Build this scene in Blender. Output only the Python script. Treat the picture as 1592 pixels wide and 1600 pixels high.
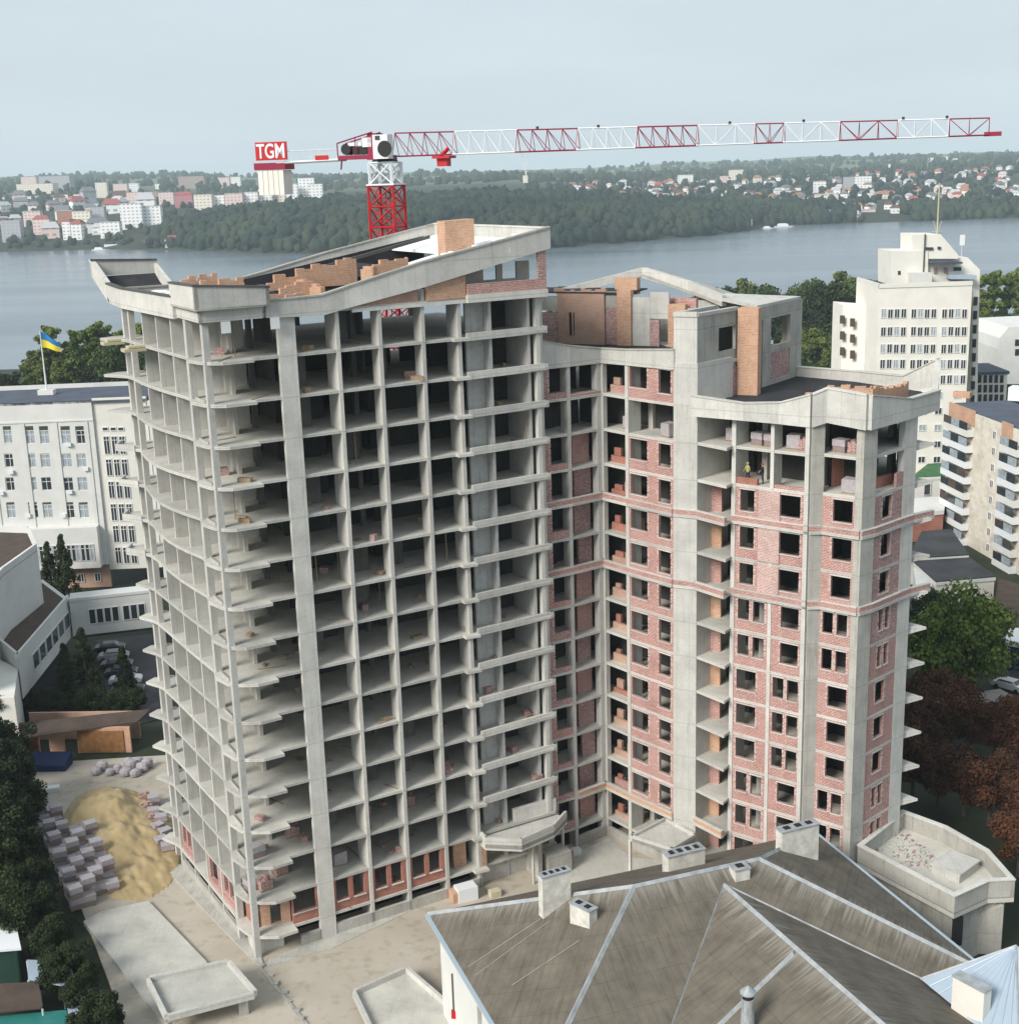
import bpy, math, random
import numpy as np
from mathutils import Vector, Matrix
random.seed(7); rng = np.random.default_rng(7)
for o in list(bpy.data.objects): bpy.data.objects.remove(o)
SC = bpy.context.scene; COL = SC.collection
R = math.radians

# ------------------------------------------------------------------ camera
F_PX, PITCH, ROLL, HC = 2086.98, 0.248909552, -0.030731406, 63.0018   # photo is 1592 x 1600
_cp, _sp, _cr, _sr = math.cos(PITCH), math.sin(PITCH), math.cos(ROLL), math.sin(ROLL)
FWD = Vector((0, _cp, -_sp)); _r = Vector((1, 0, 0)); _u = Vector((0, _sp, _cp))
RGT = _r*_cr + _u*_sr; UPV = -_r*_sr + _u*_cr
CAMP = Vector((0, 0, HC))
cam = bpy.data.cameras.new('camera'); camo = bpy.data.objects.new('camera', cam); COL.objects.link(camo)
camo.matrix_world = Matrix((
    (RGT.x, UPV.x, -FWD.x, 0), (RGT.y, UPV.y, -FWD.y, 0), (RGT.z, UPV.z, -FWD.z, HC), (0, 0, 0, 1)))
cam.sensor_fit = 'HORIZONTAL'; cam.sensor_width = 36; cam.lens = 36*F_PX/1592
cam.clip_start = 1; cam.clip_end = 40000
SC.camera = camo

def ray(px, py): return FWD + RGT*((px-796)/F_PX) - UPV*((py-800)/F_PX)
def at(px, py, z):
    d = ray(px, py); return CAMP + d*((z-HC)/d.z)
def hit(px, py, P, Q):
    """point where the line of sight meets the upright plane through P and Q: distance along, height, point"""
    d = ray(px, py); ux, uy = Q[0]-P[0], Q[1]-P[1]; l = math.hypot(ux, uy); ux /= l; uy /= l
    t = (-uy*P[0]+ux*P[1])/(-uy*d.x+ux*d.y); W = CAMP + d*t
    return (W.x-P[0])*ux+(W.y-P[1])*uy, W.z, W
def atY(px, py, Y): return hit(px, py, (0, Y), (1, Y))[2]

# ------------------------------------------------------------------ world, sun, exposure
SUN_AZ, SUN_EL = R(224), R(34)          # compass-style azimuth from +Y clockwise
w = bpy.data.worlds.new('World'); SC.world = w; w.use_nodes = True
nt = w.node_tree; nt.nodes.clear()
def N(t, typ, **k):
    n = t.nodes.new(typ)
    for a, b in k.items():
        if a.startswith('i_'): n.inputs[a[2:].replace('_', ' ')].default_value = b
        else: setattr(n, a, b)
    return n
L = lambda t, a, b: t.links.new(a, b)
sky = N(nt, 'ShaderNodeTexSky', sky_type='NISHITA', sun_disc=False, sun_elevation=SUN_EL, sun_rotation=SUN_AZ,
        altitude=300, air_density=1.0, dust_density=4.0, ozone_density=1.5)
bg1 = N(nt, 'ShaderNodeBackground', i_Strength=0.10)
# high overcast layer: pale grey-blue, a little brighter low down, faint streaks
tc = N(nt, 'ShaderNodeTexCoord'); sp = N(nt, 'ShaderNodeSeparateXYZ'); L(nt, tc.outputs['Generated'], sp.inputs[0])
mr = N(nt, 'ShaderNodeMapRange'); mr.inputs['From Min'].default_value = 0.0; mr.inputs['From Max'].default_value = 0.30
L(nt, sp.outputs['Z'], mr.inputs['Value'])
mx = N(nt, 'ShaderNodeMix', data_type='RGBA'); L(nt, mr.outputs[0], mx.inputs['Factor'])
mx.inputs[6].default_value = (0.575, 0.652, 0.70, 1); mx.inputs[7].default_value = (0.53, 0.608, 0.672, 1)
mp = N(nt, 'ShaderNodeMapping'); mp.inputs['Scale'].default_value = (2.0, 2.0, 11)
L(nt, tc.outputs['Generated'], mp.inputs[0])
no = N(nt, 'ShaderNodeTexNoise', i_Scale=1.6, i_Detail=5.0, i_Roughness=0.55); L(nt, mp.outputs[0], no.inputs['Vector'])
mr2 = N(nt, 'ShaderNodeMapRange'); mr2.inputs['From Min'].default_value = .3; mr2.inputs['From Max'].default_value = .7
mr2.inputs['To Min'].default_value = .97; mr2.inputs['To Max'].default_value = 1.05; L(nt, no.outputs[0], mr2.inputs['Value'])
vm = N(nt, 'ShaderNodeVectorMath', operation='SCALE'); L(nt, mx.outputs[2], vm.inputs[0]); L(nt, mr2.outputs[0], vm.inputs['Scale'])
bg2 = N(nt, 'ShaderNodeBackground', i_Strength=1.0); L(nt, vm.outputs[0], bg2.inputs['Color'])
L(nt, sky.outputs[0], bg1.inputs['Color'])
ms = N(nt, 'ShaderNodeMixShader', i_Fac=0.94); L(nt, bg1.outputs[0], ms.inputs[1]); L(nt, bg2.outputs[0], ms.inputs[2])
wo = N(nt, 'ShaderNodeOutputWorld'); L(nt, ms.outputs[0], wo.inputs[0])
sl = bpy.data.lights.new('sun', 'SUN'); sl.energy = 3.5; sl.angle = R(24); sl.color = (1.0, 0.95, 0.88)
so = bpy.data.objects.new('sun', sl); COL.objects.link(so)
sd = Vector((math.sin(SUN_AZ)*math.cos(SUN_EL), math.cos(SUN_AZ)*math.cos(SUN_EL), math.sin(SUN_EL)))
so.rotation_euler = sd.to_track_quat('Z', 'Y').to_euler(); so.location = (0, 0, 300)
SC.view_settings.view_transform = 'Standard'; SC.view_settings.look = 'None'
SC.view_settings.exposure = 0.26; SC.view_settings.gamma = 1; SC.view_settings.use_curve_mapping = False
SC.render.engine = 'CYCLES'; SC.cycles.max_bounces = 6; SC.cycles.diffuse_bounces = 4; SC.cycles.volume_bounces = 1

# ------------------------------------------------------------------ materials
def mat(name, col, rough=.9, var=.0, vscale=.5, col2=None, bump=0, bscale=20, spec=.3, metal=0, extra=None, coord='UV'):
    m = bpy.data.materials.new(name); m.use_nodes = True; t = m.node_tree; b = t.nodes['Principled BSDF']
    b.inputs['Roughness'].default_value = rough; b.inputs['Specular IOR Level'].default_value = spec
    b.inputs['Metallic'].default_value = metal
    tc = N(t, 'ShaderNodeTexCoord'); src = tc.outputs[coord]
    if var or col2:
        n1 = N(t, 'ShaderNodeTexNoise', i_Scale=vscale, i_Detail=6.0, i_Roughness=.62); L(t, src, n1.inputs['Vector'])
        mrr = N(t, 'ShaderNodeMapRange'); mrr.inputs['From Min'].default_value = .3; mrr.inputs['From Max'].default_value = .7
        L(t, n1.outputs[0], mrr.inputs['Value'])
        c2 = col2 or tuple(c*(1-var) for c in col)
        c1 = col if col2 else tuple(c*(1+var*.6) for c in col)
        mi = N(t, 'ShaderNodeMix', data_type='RGBA'); L(t, mrr.outputs[0], mi.inputs['Factor'])
        mi.inputs[6].default_value = (*c1, 1); mi.inputs[7].default_value = (*c2, 1)
        out = mi.outputs[2]
    else:
        rgb = N(t, 'ShaderNodeRGB'); rgb.outputs[0].default_value = (*col, 1); out = rgb.outputs[0]
    if extra: out = extra(t, src, out, b)
    L(t, out, b.inputs['Base Color'])
    if bump:
        n2 = N(t, 'ShaderNodeTexNoise', i_Scale=bscale, i_Detail=4.0); L(t, src, n2.inputs['Vector'])
        bp = N(t, 'ShaderNodeBump', i_Strength=bump); L(t, n2.outputs[0], bp.inputs['Height']); L(t, bp.outputs[0], b.inputs['Normal'])
    return m
def mul(t, a, fac_out, dark=(.5, .5, .5)):
    mi = N(t, 'ShaderNodeMix', data_type='RGBA'); L(t, fac_out, mi.inputs['Factor']); L(t, a, mi.inputs[6])
    mm = N(t, 'ShaderNodeMix', data_type='RGBA', blend_type='MULTIPLY', i_Factor=1.0); 
    mm.inputs['Factor'].default_value = 1; L(t, a, mm.inputs[6]); mm.inputs[7].default_value = (*dark, 1)
    L(t, mm.outputs[2], mi.inputs[7]); return mi.outputs[2]
def thr(t, o, lo, hi):
    m_ = N(t, 'ShaderNodeMapRange'); m_.inputs['From Min'].default_value = lo; m_.inputs['From Max'].default_value = hi
    L(t, o, m_.inputs['Value']); return m_.outputs[0]
def noise(t, src, scale, sx=1, sy=1, sz=1, det=5, rough=.6):
    mp = N(t, 'ShaderNodeMapping'); mp.inputs['Scale'].default_value = (sx, sy, sz); L(t, src, mp.inputs[0])
    n_ = N(t, 'ShaderNodeTexNoise', i_Scale=scale, i_Detail=float(det), i_Roughness=rough); L(t, mp.outputs[0], n_.inputs['Vector']); return n_.outputs[0]
def conc_extra(streak=.66, joints=True):
    def f(t, src, out, b):
        oi = N(t, 'ShaderNodeObjectInfo'); out = mul(t, out, oi.outputs['Random'], (.78, .785, .79))        # each pour sets to its own grey
        out = mul(t, out, thr(t, noise(t, src, .9, 1.5, .5, 1, 6, .75), .63, .74), (.86, .76, .62))   # rust stains
        out = mul(t, out, thr(t, noise(t, src, 1.0, 2.2, .25, 1), .55, .75), (streak,)*3)      # rain streaks
        out = mul(t, out, thr(t, noise(t, src, 7.0), .54, .70), (.76, .76, .73))               # blotches
        if joints:
            s_ = N(t, 'ShaderNodeSeparateXYZ'); L(t, src, s_.inputs[0])
            m1 = N(t, 'ShaderNodeMath', operation='PINGPONG'); m1.inputs[1].default_value = .6; L(t, s_.outputs[0], m1.inputs[0])
            lt = N(t, 'ShaderNodeMath', operation='LESS_THAN'); lt.inputs[1].default_value = .022; L(t, m1.outputs[0], lt.inputs[0])
            m2 = N(t, 'ShaderNodeMath', operation='PINGPONG'); m2.inputs[1].default_value = 1.65; L(t, s_.outputs[1], m2.inputs[0])
            lt2 = N(t, 'ShaderNodeMath', operation='LESS_THAN'); lt2.inputs[1].default_value = .04; L(t, m2.outputs[0], lt2.inputs[0])
            mxx = N(t, 'ShaderNodeMath', operation='MAXIMUM'); L(t, lt.outputs[0], mxx.inputs[0]); L(t, lt2.outputs[0], mxx.inputs[1])
            out = mul(t, out, mxx.outputs[0], (.80, .80, .80))
        return out
    return f
def brick_extra(cols, mortar, bw=.30, bh=.14, lime=.35, ms=.02, spk=0):
    def f(t, src, out, b):
        br = N(t, 'ShaderNodeTexBrick'); L(t, src, br.inputs['Vector']); br.inputs['Scale'].default_value = 1
        br.inputs['Brick Width'].default_value = bw; br.inputs['Row Height'].default_value = bh
        br.inputs['Mortar Size'].default_value = ms; br.inputs['Mortar Smooth'].default_value = .2
        br.inputs['Color1'].default_value = (*cols[0], 1); br.inputs['Color2'].default_value = (*cols[1], 1); br.inputs['Mortar'].default_value = (*mortar, 1)
        mi = N(t, 'ShaderNodeMix', data_type='RGBA'); L(t, br.outputs[0], mi.inputs[6]); mi.inputs[7].default_value = (*mortar, 1)
        nn = noise(t, src, 2.3, 1, 1.6, 1, 6, .7); k = N(t, 'ShaderNodeMath', operation='MULTIPLY'); k.inputs[1].default_value = lime
        L(t, thr(t, nn, .48, .66), k.inputs[0]); L(t, k.outputs[0], mi.inputs['Factor'])
        out2 = mul(t, mi.outputs[2], thr(t, noise(t, src, .45), .45, .7), (.78, .75, .75))
        ms2 = N(t, 'ShaderNodeMix', data_type='RGBA'); k3 = N(t, 'ShaderNodeMath', operation='MULTIPLY'); k3.inputs[1].default_value = .5 if spk else min(.8, lime*1.4); L(t, thr(t, noise(t, src, 4.6, 1, 1.5, 1, 2, .5), .56 if spk else .56, .64 if spk else .66), k3.inputs[0]); L(t, k3.outputs[0], ms2.inputs['Factor']); L(t, out2, ms2.inputs[6]); ms2.inputs[7].default_value = (*[min(1, c*1.15) for c in mortar], 1); out2 = ms2.outputs[2]
        return out2
    return f
M = {}
M['conc'] = mat('concrete', (.47, .455, .41), var=.20, vscale=.5, extra=conc_extra(), bump=.15, bscale=6)
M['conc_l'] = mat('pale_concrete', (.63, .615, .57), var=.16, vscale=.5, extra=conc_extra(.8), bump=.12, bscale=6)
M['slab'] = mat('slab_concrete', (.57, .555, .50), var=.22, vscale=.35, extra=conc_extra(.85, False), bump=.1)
M['conc_i'] = mat('shaded_inner_concrete', (.15, .15, .14), var=.3, vscale=.4, extra=conc_extra(.7))  # concrete darkened in its colour for the shade inside the bays
M['conc_d'] = mat('deep_shade_inner_concrete', (.045, .045, .043), var=.3, vscale=.4)  # near-black: deep interior shade put into the wall colour
M['jamb'] = mat('pale_toothed_brick', (.58, .47, .43), var=.25, vscale=5)
M['corr'] = mat('ribbed_concrete', (.56, .555, .53), var=.15, vscale=1.5, extra=conc_extra(.6))
M['brick'] = mat('pink_brick', (.4, .2, .15), extra=brick_extra([(.335, .115, .095), (.41, .165, .135)], (.54, .43, .39), lime=.26, ms=.022, spk=1))
M['brick_w'] = mat('lime_smeared_brick', (.4, .2, .15), extra=brick_extra([(.40, .20, .17), (.49, .29, .25)], (.60, .50, .46), lime=.4, ms=.025, spk=1))
M['brick_r'] = mat('red_brick', (.4, .2, .15), extra=brick_extra([(.33, .105, .075), (.42, .16, .115)], (.40, .24, .19), lime=.12))
M['brick_o'] = mat('orange_brick', (.4, .2, .15), extra=brick_extra([(.47, .22, .12), (.56, .31, .19)], (.54, .42, .32), lime=.3))
M['brick_p'] = mat('purple_brick', (.4, .2, .15), extra=brick_extra([(.25, .09, .085), (.38, .20, .18)], (.50, .40, .37), lime=.55))
M['brick_t'] = mat('tan_brick', (.4, .2, .15), extra=brick_extra([(.42, .22, .15), (.50, .30, .21)], (.48, .36, .29), bw=.26, bh=.1, lime=.2))
M['bitumen'] = mat('dark_bitumen', (.035, .035, .04), var=.4, vscale=.6)
M['cap'] = mat('dark_cap', (.10, .10, .095), var=.3)
M['white_ins'] = mat('white_insulation', (.88, .88, .87), var=.05, bump=.5, bscale=3)
M['wrap'] = mat('white_wrap', (.40, .365, .38), var=.25, vscale=2.5, rough=.5, spec=.5, bump=.3, bscale=9)
M['wood'] = mat('pallet_wood', (.30, .22, .14), var=.3, vscale=4)
M['pal_b'] = mat('mauve_grey_brick_stack', (.27, .215, .215), var=.3, vscale=6)
M['yellow'] = mat('yellow_formwork', (.52, .48, .33), var=.15)
M['glass'] = mat('window_glass', (.035, .045, .055), rough=.12, spec=.8, var=.5, vscale=.8)
M['glass_c'] = mat('curtained_glass', (.36, .41, .45), rough=.25, spec=.6, var=.35, vscale=1.2)
M['frame'] = mat('white_frame', (.72, .72, .70))
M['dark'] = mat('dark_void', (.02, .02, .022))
M['plaster'] = mat('white_plaster', (.72, .70, .64), var=.08, vscale=.25)
M['plaster_w'] = mat('cool_white_plaster', (.66, .66, .63), var=.09, vscale=.3)
M['chim'] = mat('stained_chimney_plaster', (.62, .60, .54), var=.3, vscale=1.2)
M['cream'] = mat('cream_plaster', (.76, .735, .665), var=.08, vscale=.3)
M['grey_r'] = mat('grey_roofing', (.085, .10, .13), var=.25, vscale=.3)
M['roof_d'] = mat('dark_flat_roof', (.055, .058, .065), var=.35, vscale=.2)
M['sand'] = mat('sand', (.46, .36, .20), col2=(.36, .265, .135), vscale=.5, bump=.6, bscale=2.5, coord='Object')
M['red'] = mat('crane_red', (.27, .02, .05), rough=.5)
M['redb'] = mat('crane_bright_red', (.48, .02, .025), rough=.5)
M['white'] = mat('white_paint', (.72, .74, .75), rough=.5)
M['black'] = mat('black_paint', (.02, .02, .02), rough=.5)
M['steel'] = mat('galvanised_flashing', (.34, .36, .37), rough=.5, spec=.5, var=.35, vscale=1.2)
M['gutter'] = mat('blue_grey_gutter', (.36, .44, .50), rough=.5)
M['blue_s'] = mat('blue_metal_sheet', (.36, .44, .52), rough=.4, spec=.6, var=.10, vscale=.3)
M['blue'] = mat('blue_plastic', (.008, .02, .085), rough=.6, var=.3)
M['green_w'] = mat('green_board', (.02, .055, .04), var=.3)
M['teal'] = mat('teal_sheet', (.03, .19, .17), var=.2, rough=.5)
M['brown_s'] = mat('brown_sheet', (.085, .062, .05), var=.3, vscale=.6)
M['asph'] = mat('asphalt', (.06, .06, .065), var=.25, vscale=.3)
M['grass_roof'] = mat('green_roofing', (.06, .16, .07), var=.3)
M['skin'] = mat('skin', (.45, .27, .2)); M['hiviz'] = mat('yellow_vest', (.36, .36, .13)); M['cloth'] = mat('dark_cloth', (.03, .03, .05))
M['flag_b'] = mat('flag_blue', (.03, .18, .42)); M['flag_y'] = mat('flag_yellow', (.75, .60, .05))
M['door_g'] = mat('orange_door', (.26, .125, .05), var=.35, vscale=1.5)

# ------------------------------------------------------------------ mesh helpers
class MB:
    def __init__(s): s.v = []; s.f = []; s.uv = []
    def face(s, pts, uv=None):
        i = len(s.v); s.v += [tuple(p) for p in pts]; s.f.append(tuple(range(i, i+len(pts))))
        if uv is None:
            a = Vector(pts[0]); n = Vector((0, 0, 0))
            for k in range(1, len(pts)-1): n += (Vector(pts[k])-a).cross(Vector(pts[k+1])-a)
            if n.length < 1e-12: n = Vector((0, 0, 1))
            n.normalize()
            if abs(n.z) > .8: uv = [(p[0], p[1]) for p in pts]
            else:
                h = Vector((-n.y, n.x, 0)).normalized(); uv = [(p[0]*h.x+p[1]*h.y, p[2]) for p in pts]
        s.uv.append(uv)
    def prism(s, poly, z0, z1):
        """plan polygon (counter-clockwise) between heights; z0/z1 numbers or per-vertex lists"""
        n = len(poly); ar = sum(poly[i][0]*poly[(i+1) % n][1]-poly[(i+1) % n][0]*poly[i][1] for i in range(n))
        a = [z0]*n if not isinstance(z0, (list, tuple)) else list(z0); b = [z1]*n if not isinstance(z1, (list, tuple)) else list(z1)
        if ar < 0: poly = poly[::-1]; a = a[::-1]; b = b[::-1]
        lo = [(p[0], p[1], a[i]) for i, p in enumerate(poly)]; hi = [(p[0], p[1], b[i]) for i, p in enumerate(poly)]
        s.face(hi); s.face(lo[::-1])
        for i in range(n):
            j = (i+1) % n; s.face([lo[i], lo[j], hi[j], hi[i]])
        return s
    def strip(s, P, Q, z0, z1, th, d0=0, a0=None, a1=None):
        """wall piece from P to Q, th thick to the left of PQ, starting d0 to the left; z0,z1 numbers or (at P, at Q)"""
        ux, uy = Q[0]-P[0], Q[1]-P[1]; l = math.hypot(ux, uy); ux /= l; uy /= l; nx, ny = -uy, ux
        A = (P[0]+nx*d0, P[1]+ny*d0); B = (Q[0]+nx*d0, Q[1]+ny*d0)
        if a0 is not None: A, B = (A[0]+ux*a0, A[1]+uy*a0), (A[0]+ux*a1, A[1]+uy*a1)
        C_ = (B[0]+nx*th, B[1]+ny*th); D = (A[0]+nx*th, A[1]+ny*th)
        z = lambda q: (q, q) if not isinstance(q, (tuple, list)) else q
        (za, zb), (zc, zd) = z(z0), z(z1)
        return s.prism([A, B, C_, D], [za, zb, zb, za], [zc, zd, zd, zc])
    def wall(s, P, Q, z0, z1, th, ops=(), d0=0):
        """wall with openings (a0,a1,h0,h1) in metres along and above z0"""
        l = math.hypot(Q[0]-P[0], Q[1]-P[1]); xs = sorted({0, l, *[o[0] for o in ops], *[o[1] for o in ops]})
        for x0, x1 in zip(xs, xs[1:]):
            if x1-x0 < .01: continue
            m_ = (x0+x1)/2; cuts = sorted((o[2], o[3]) for o in ops if o[0] < m_ < o[1]); h = 0
            for c0, c1 in cuts:
                if c0 > h+.01: s.strip(P, Q, z0+h, z0+c0, th, d0, x0, x1)
                h = max(h, c1)
            if z1-z0 > h+.01: s.strip(P, Q, z0+h, z1, th, d0, x0, x1)
        return s
    def box(s, c, sx, sy, z0, z1, rz=0):
        ca, sa = math.cos(rz), math.sin(rz)
        return s.prism([(c[0]+x*ca-y*sa, c[1]+x*sa+y*ca) for x, y in ((-sx/2, -sy/2), (sx/2, -sy/2), (sx/2, sy/2), (-sx/2, sy/2))], z0, z1)
    def bar(s, a, b, r, n=4):
        a = Vector(a); b = Vector(b); d = (b-a).normalized(); x = d.orthogonal().normalized(); y = d.cross(x)
        ra = [a+(x*math.cos(2*math.pi*k/n+.785)+y*math.sin(2*math.pi*k/n+.785))*r for k in range(n)]
        rb = [p+(b-a) for p in ra]
        for k in range(n): s.face([ra[k], ra[(k+1) % n], rb[(k+1) % n], rb[k]])
        s.face(ra[::-1]); s.face(rb); return s
    def lathe(s, c, prof, n=12):
        rings = [[(c[0]+r*math.cos(2*math.pi*k/n), c[1]+r*math.sin(2*math.pi*k/n), z) for k in range(n)] for r, z in prof]
        for i in range(len(rings)-1):
            for k in range(n): s.face([rings[i][k], rings[i][(k+1) % n], rings[i+1][(k+1) % n], rings[i+1][k]])
        s.face(rings[0][::-1]); s.face(rings[-1]); return s
    def mesh(s, name, m):
        me = bpy.data.meshes.new(name); me.from_pydata(s.v, [], s.f)
        ul = me.uv_layers.new(name='UVMap'); flat = [c for f in s.uv for p in f for c in p]; ul.data.foreach_set('uv', flat)
        for mm in (m if isinstance(m, (list, tuple)) else [m]): me.materials.append(M[mm] if isinstance(mm, str) else mm)
        return me
    def build(s, name, m, parent=None, **k):
        if not s.v: return None
        return put(name, s.mesh(name, m), parent, **k)
def put(name, me, parent=None, loc=None, rz=0, **k):
    o = bpy.data.objects.new(name, me); COL.objects.link(o)
    if parent is not None: o.parent = parent
    if loc is not None: o.location = loc
    if rz: o.rotation_euler.z = rz
    for a, b in k.items():
        if b is not None: o[a] = b
    return o
def thing(name, label, cat, loc=(0, 0, 0), rz=0, group=None):
    return put(name, None, None, loc, rz, label=label, category=cat, group=group)
def copy_tree(o, parent=None, **k):
    c = o.copy(); COL.objects.link(c)
    if parent is not None: c.parent = parent
    for ch in list(o.children): copy_tree(ch, c)
    for a, b in k.items(): c[a] = b
    return c
def npmesh(name, v, f, m, uv=None):
    """v (n,3), f (m,k) arrays"""
    me = bpy.data.meshes.new(name); k = f.shape[1]
    me.vertices.add(len(v)); me.vertices.foreach_set('co', v.astype(np.float32).ravel())
    me.loops.add(f.size); me.loops.foreach_set('vertex_index', f.astype(np.int32).ravel())
    me.polygons.add(len(f)); me.polygons.foreach_set('loop_start', np.arange(0, f.size, k, dtype=np.int32))
    me.polygons.foreach_set('loop_total', np.full(len(f), k, dtype=np.int32))
    me.update(calc_edges=True); me.validate()
    for mm in (m if isinstance(m, (list, tuple)) else [m]): me.materials.append(mm)
    return me
STR = dict(kind='structure')
GZ = -2.0; HAZE = 1.05e-4
# ------------------------------------------------------------------ unfinished building: wing with the open frame
FH = 3.3
def ZK(k): return (15-k)*FH
OA = (-22.86, 102.17); UA = (.8715, .4904); NA = (-.4904, .8715)
def A(s, t): return (OA[0]+UA[0]*s+NA[0]*t, OA[1]+UA[1]*s+NA[1]*t)
bld = thing('unfinished_apartment_building', 'tall unfinished concrete and brick apartment building with open floors and wavy roof edge', 'building', (*A(10, 10), GZ))
def P_(name, mb, m, **k):
    if name in ('floor_slab', 'floor_slab_b'): m = [m, 'conc_l']      # side faces paler: daylight on the slab edges put into the colour
    o = mb.build(name, m, bld, **k)
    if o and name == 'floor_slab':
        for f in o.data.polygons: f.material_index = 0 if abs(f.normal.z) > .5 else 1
    if o: o.location = (-bld.location.x, -bld.location.y, -bld.location.z)
    return o
H = .125
def bulge(k, t):
    amp = {1: .35, 2: .7, 3: .9, 4: .9, 5: .7, 6: .3}.get(k, .08)
    ph = (t-4.5)/14.5
    return -.041*t-.12-amp*max(0, math.sin(math.pi*min(1, max(0, ph+(k-3.5)*.04))))
for k in range(-1, 16):
    z = ZK(k)
    pts = []
    if k >= 0:
        hook = .55 if k < 9 else .0
        pts += [A(-.55, 3.3), A(-.75, 2.4), A(-.35, .5)] + ([A(.2, -.45), A(1.0, -.95)] if k < 8 else [A(.6, -.35), A(1.7, -1.0)]) + [A(3.5, -.95), A(3.5, -.02)]
    else: pts += [A(-.3, 3.3), A(-.3, -.2), A(3.5, -.2)]
    if k >= 0: pts += [A(21.1, -.02), A(21.1, -.6), A(22.5, -.75), A(22.5, .12)]
    else: pts += [A(22.5, -.02)]
    pts += [A(30.4, .12), A(30.4, 20.4), A(2.5, 20.4)]
    if k >= 7: pts += [A(.8, 22.6), A(-.9, 22.9), A(-1.9, 22.2), A(-1.1, 20.4)]
    elif k >= 3: pts += [A(1.0, 23.4), A(-1.6, 23.6), A(-2.4, 22.0), A(-1.2, 20.2)]
    elif k >= 0: pts += [A(.8, 23.4), A(-1.2, 23.8), A(-2.6, 23.2), A(-1.1, 20.8)]
    else: pts += [A(-1, 20.4)]
    for t in (19.4, 17.5, 15.5, 13.5, 11.5, 9.5, 7.5, 5.6, 4.4): pts.append(A(bulge(k, t), t))
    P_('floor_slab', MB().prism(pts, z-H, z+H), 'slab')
# columns and fin walls, one tall part each
ZB, ZT = GZ-.3, ZK(-1)-H
def column(s0, s1, t0, t1, zb=ZB, zt=ZT, m='conc_l', name='column', F=A):
    P_(name, MB().prism([F(s0, t0), F(s1, t0), F(s1, t1), F(s0, t1)], zb, zt), m)
column(-.15, .35, -.1, .45); column(-.35, .2, 3.6, 4.2)
column(5.85, 7.3, -.16, .3)
for s, d in ((10.9, 2.2), (14.6, 1.4), (18.5, 1.4), (21.9, 2.0)): column(s-.16, s+.16, -.1, d, name='fin_wall')
for t in (7.8, 11.6, 15.4): column(-.041*t-.05, -.041*t+6.0, t-.12, t+.12, name='fin_wall')
column(-.85, -.35, 19.1, 19.6); column(-.75, -.3, 21.6, 22.1); column(-.2, .2, 22.0, 22.4, zb=ZB)
column(.9, 4.6, 19.0, 19.25, name='fin_wall')
column(29.6, 30.0, .3, .8); column(30.1, 30.38, .5, 6, name='fin_wall')
column(25.0, 25.3, .5, 3.6, name='fin_wall', m='corr'); column(23.3, 25.3, 1.5, 1.8, name='ribbed_wall', m='corr')
column(29.0, 29.3, .8, 5, name='fin_wall')
# second row of inner columns and core walls
for s in (5.5, 14.6): column(s-.2, s+.2, 5.6, 6.1, m='conc_i')
for s in (8.2, 16.6): column(s-.12, s+.12, 8.2, 12.2, m='conc_i', name='core_wall')
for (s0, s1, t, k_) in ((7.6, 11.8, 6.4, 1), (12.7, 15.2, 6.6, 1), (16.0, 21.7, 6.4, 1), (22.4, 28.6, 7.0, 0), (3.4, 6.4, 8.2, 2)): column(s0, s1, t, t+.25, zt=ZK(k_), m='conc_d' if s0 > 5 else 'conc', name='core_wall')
for k in range(0, 15):
    for s0, s1 in ((7.3, 10.8), (11.0, 14.5), (14.7, 18.4), (18.6, 21.8)):
        if random.random() < .3: f = random.uniform(.15, .5); w_ = random.uniform(.9, 1.8); P_('partition', MB().strip(A(s0+f*3, 3.2), A(s0+f*3+w_, 3.2), ZK(k)+H, ZK(k-1)-H, .12), 'conc_i')
for (s0, s1) in ((.6, 4.9), (5.6, 12), (12.7, 21), (22, 29.5)): column(s0, s1, 12.2, 12.45, zt=ZK(0), m='conc_d', name='core_wall')
for s in (3, 7, 11.2, 15, 19, 23, 27): column(s-.2, s+.2, 19.6, 20.2, m='conc_i')
column(3.0, 3.3, 3.6, 5.6, m='conc', name='core_wall')
column(25.4, 29.0, 4.6, 4.8, m='conc_d', name='core_wall')
# thick-edged balconies beside the courtyard
for k in range(0, 14):
    z = ZK(k)
    P_('balcony_edge', MB().strip(A(22.56, -.12), A(30.75, .25), z-.22, z+.42, .28).strip(A(30.75, .25), A(30.75, 2.0), z-.22, z+.42, .28), 'conc_l')
# rear corner balconies with white upstands
for k in (3, 4, 5, 6):
    z = ZK(k)
    P_('balcony_edge', MB().strip(A(-2.5, 22.0), A(-1.25, 20.1), z-.2, z+.42, .15).strip(A(-1.6, 23.7), A(-2.5, 22.0), z-.2, z+.42, .15), 'conc_l')
# small ducts in the corner bays (dark slots)
for k in range(1, 15):
    z = ZK(k)+H
    P_('bay_upstand', MB().strip(A(-.1, 3.4), A(-.1, 1.0), z, z+.18, .1, d0=0), 'conc')
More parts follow.
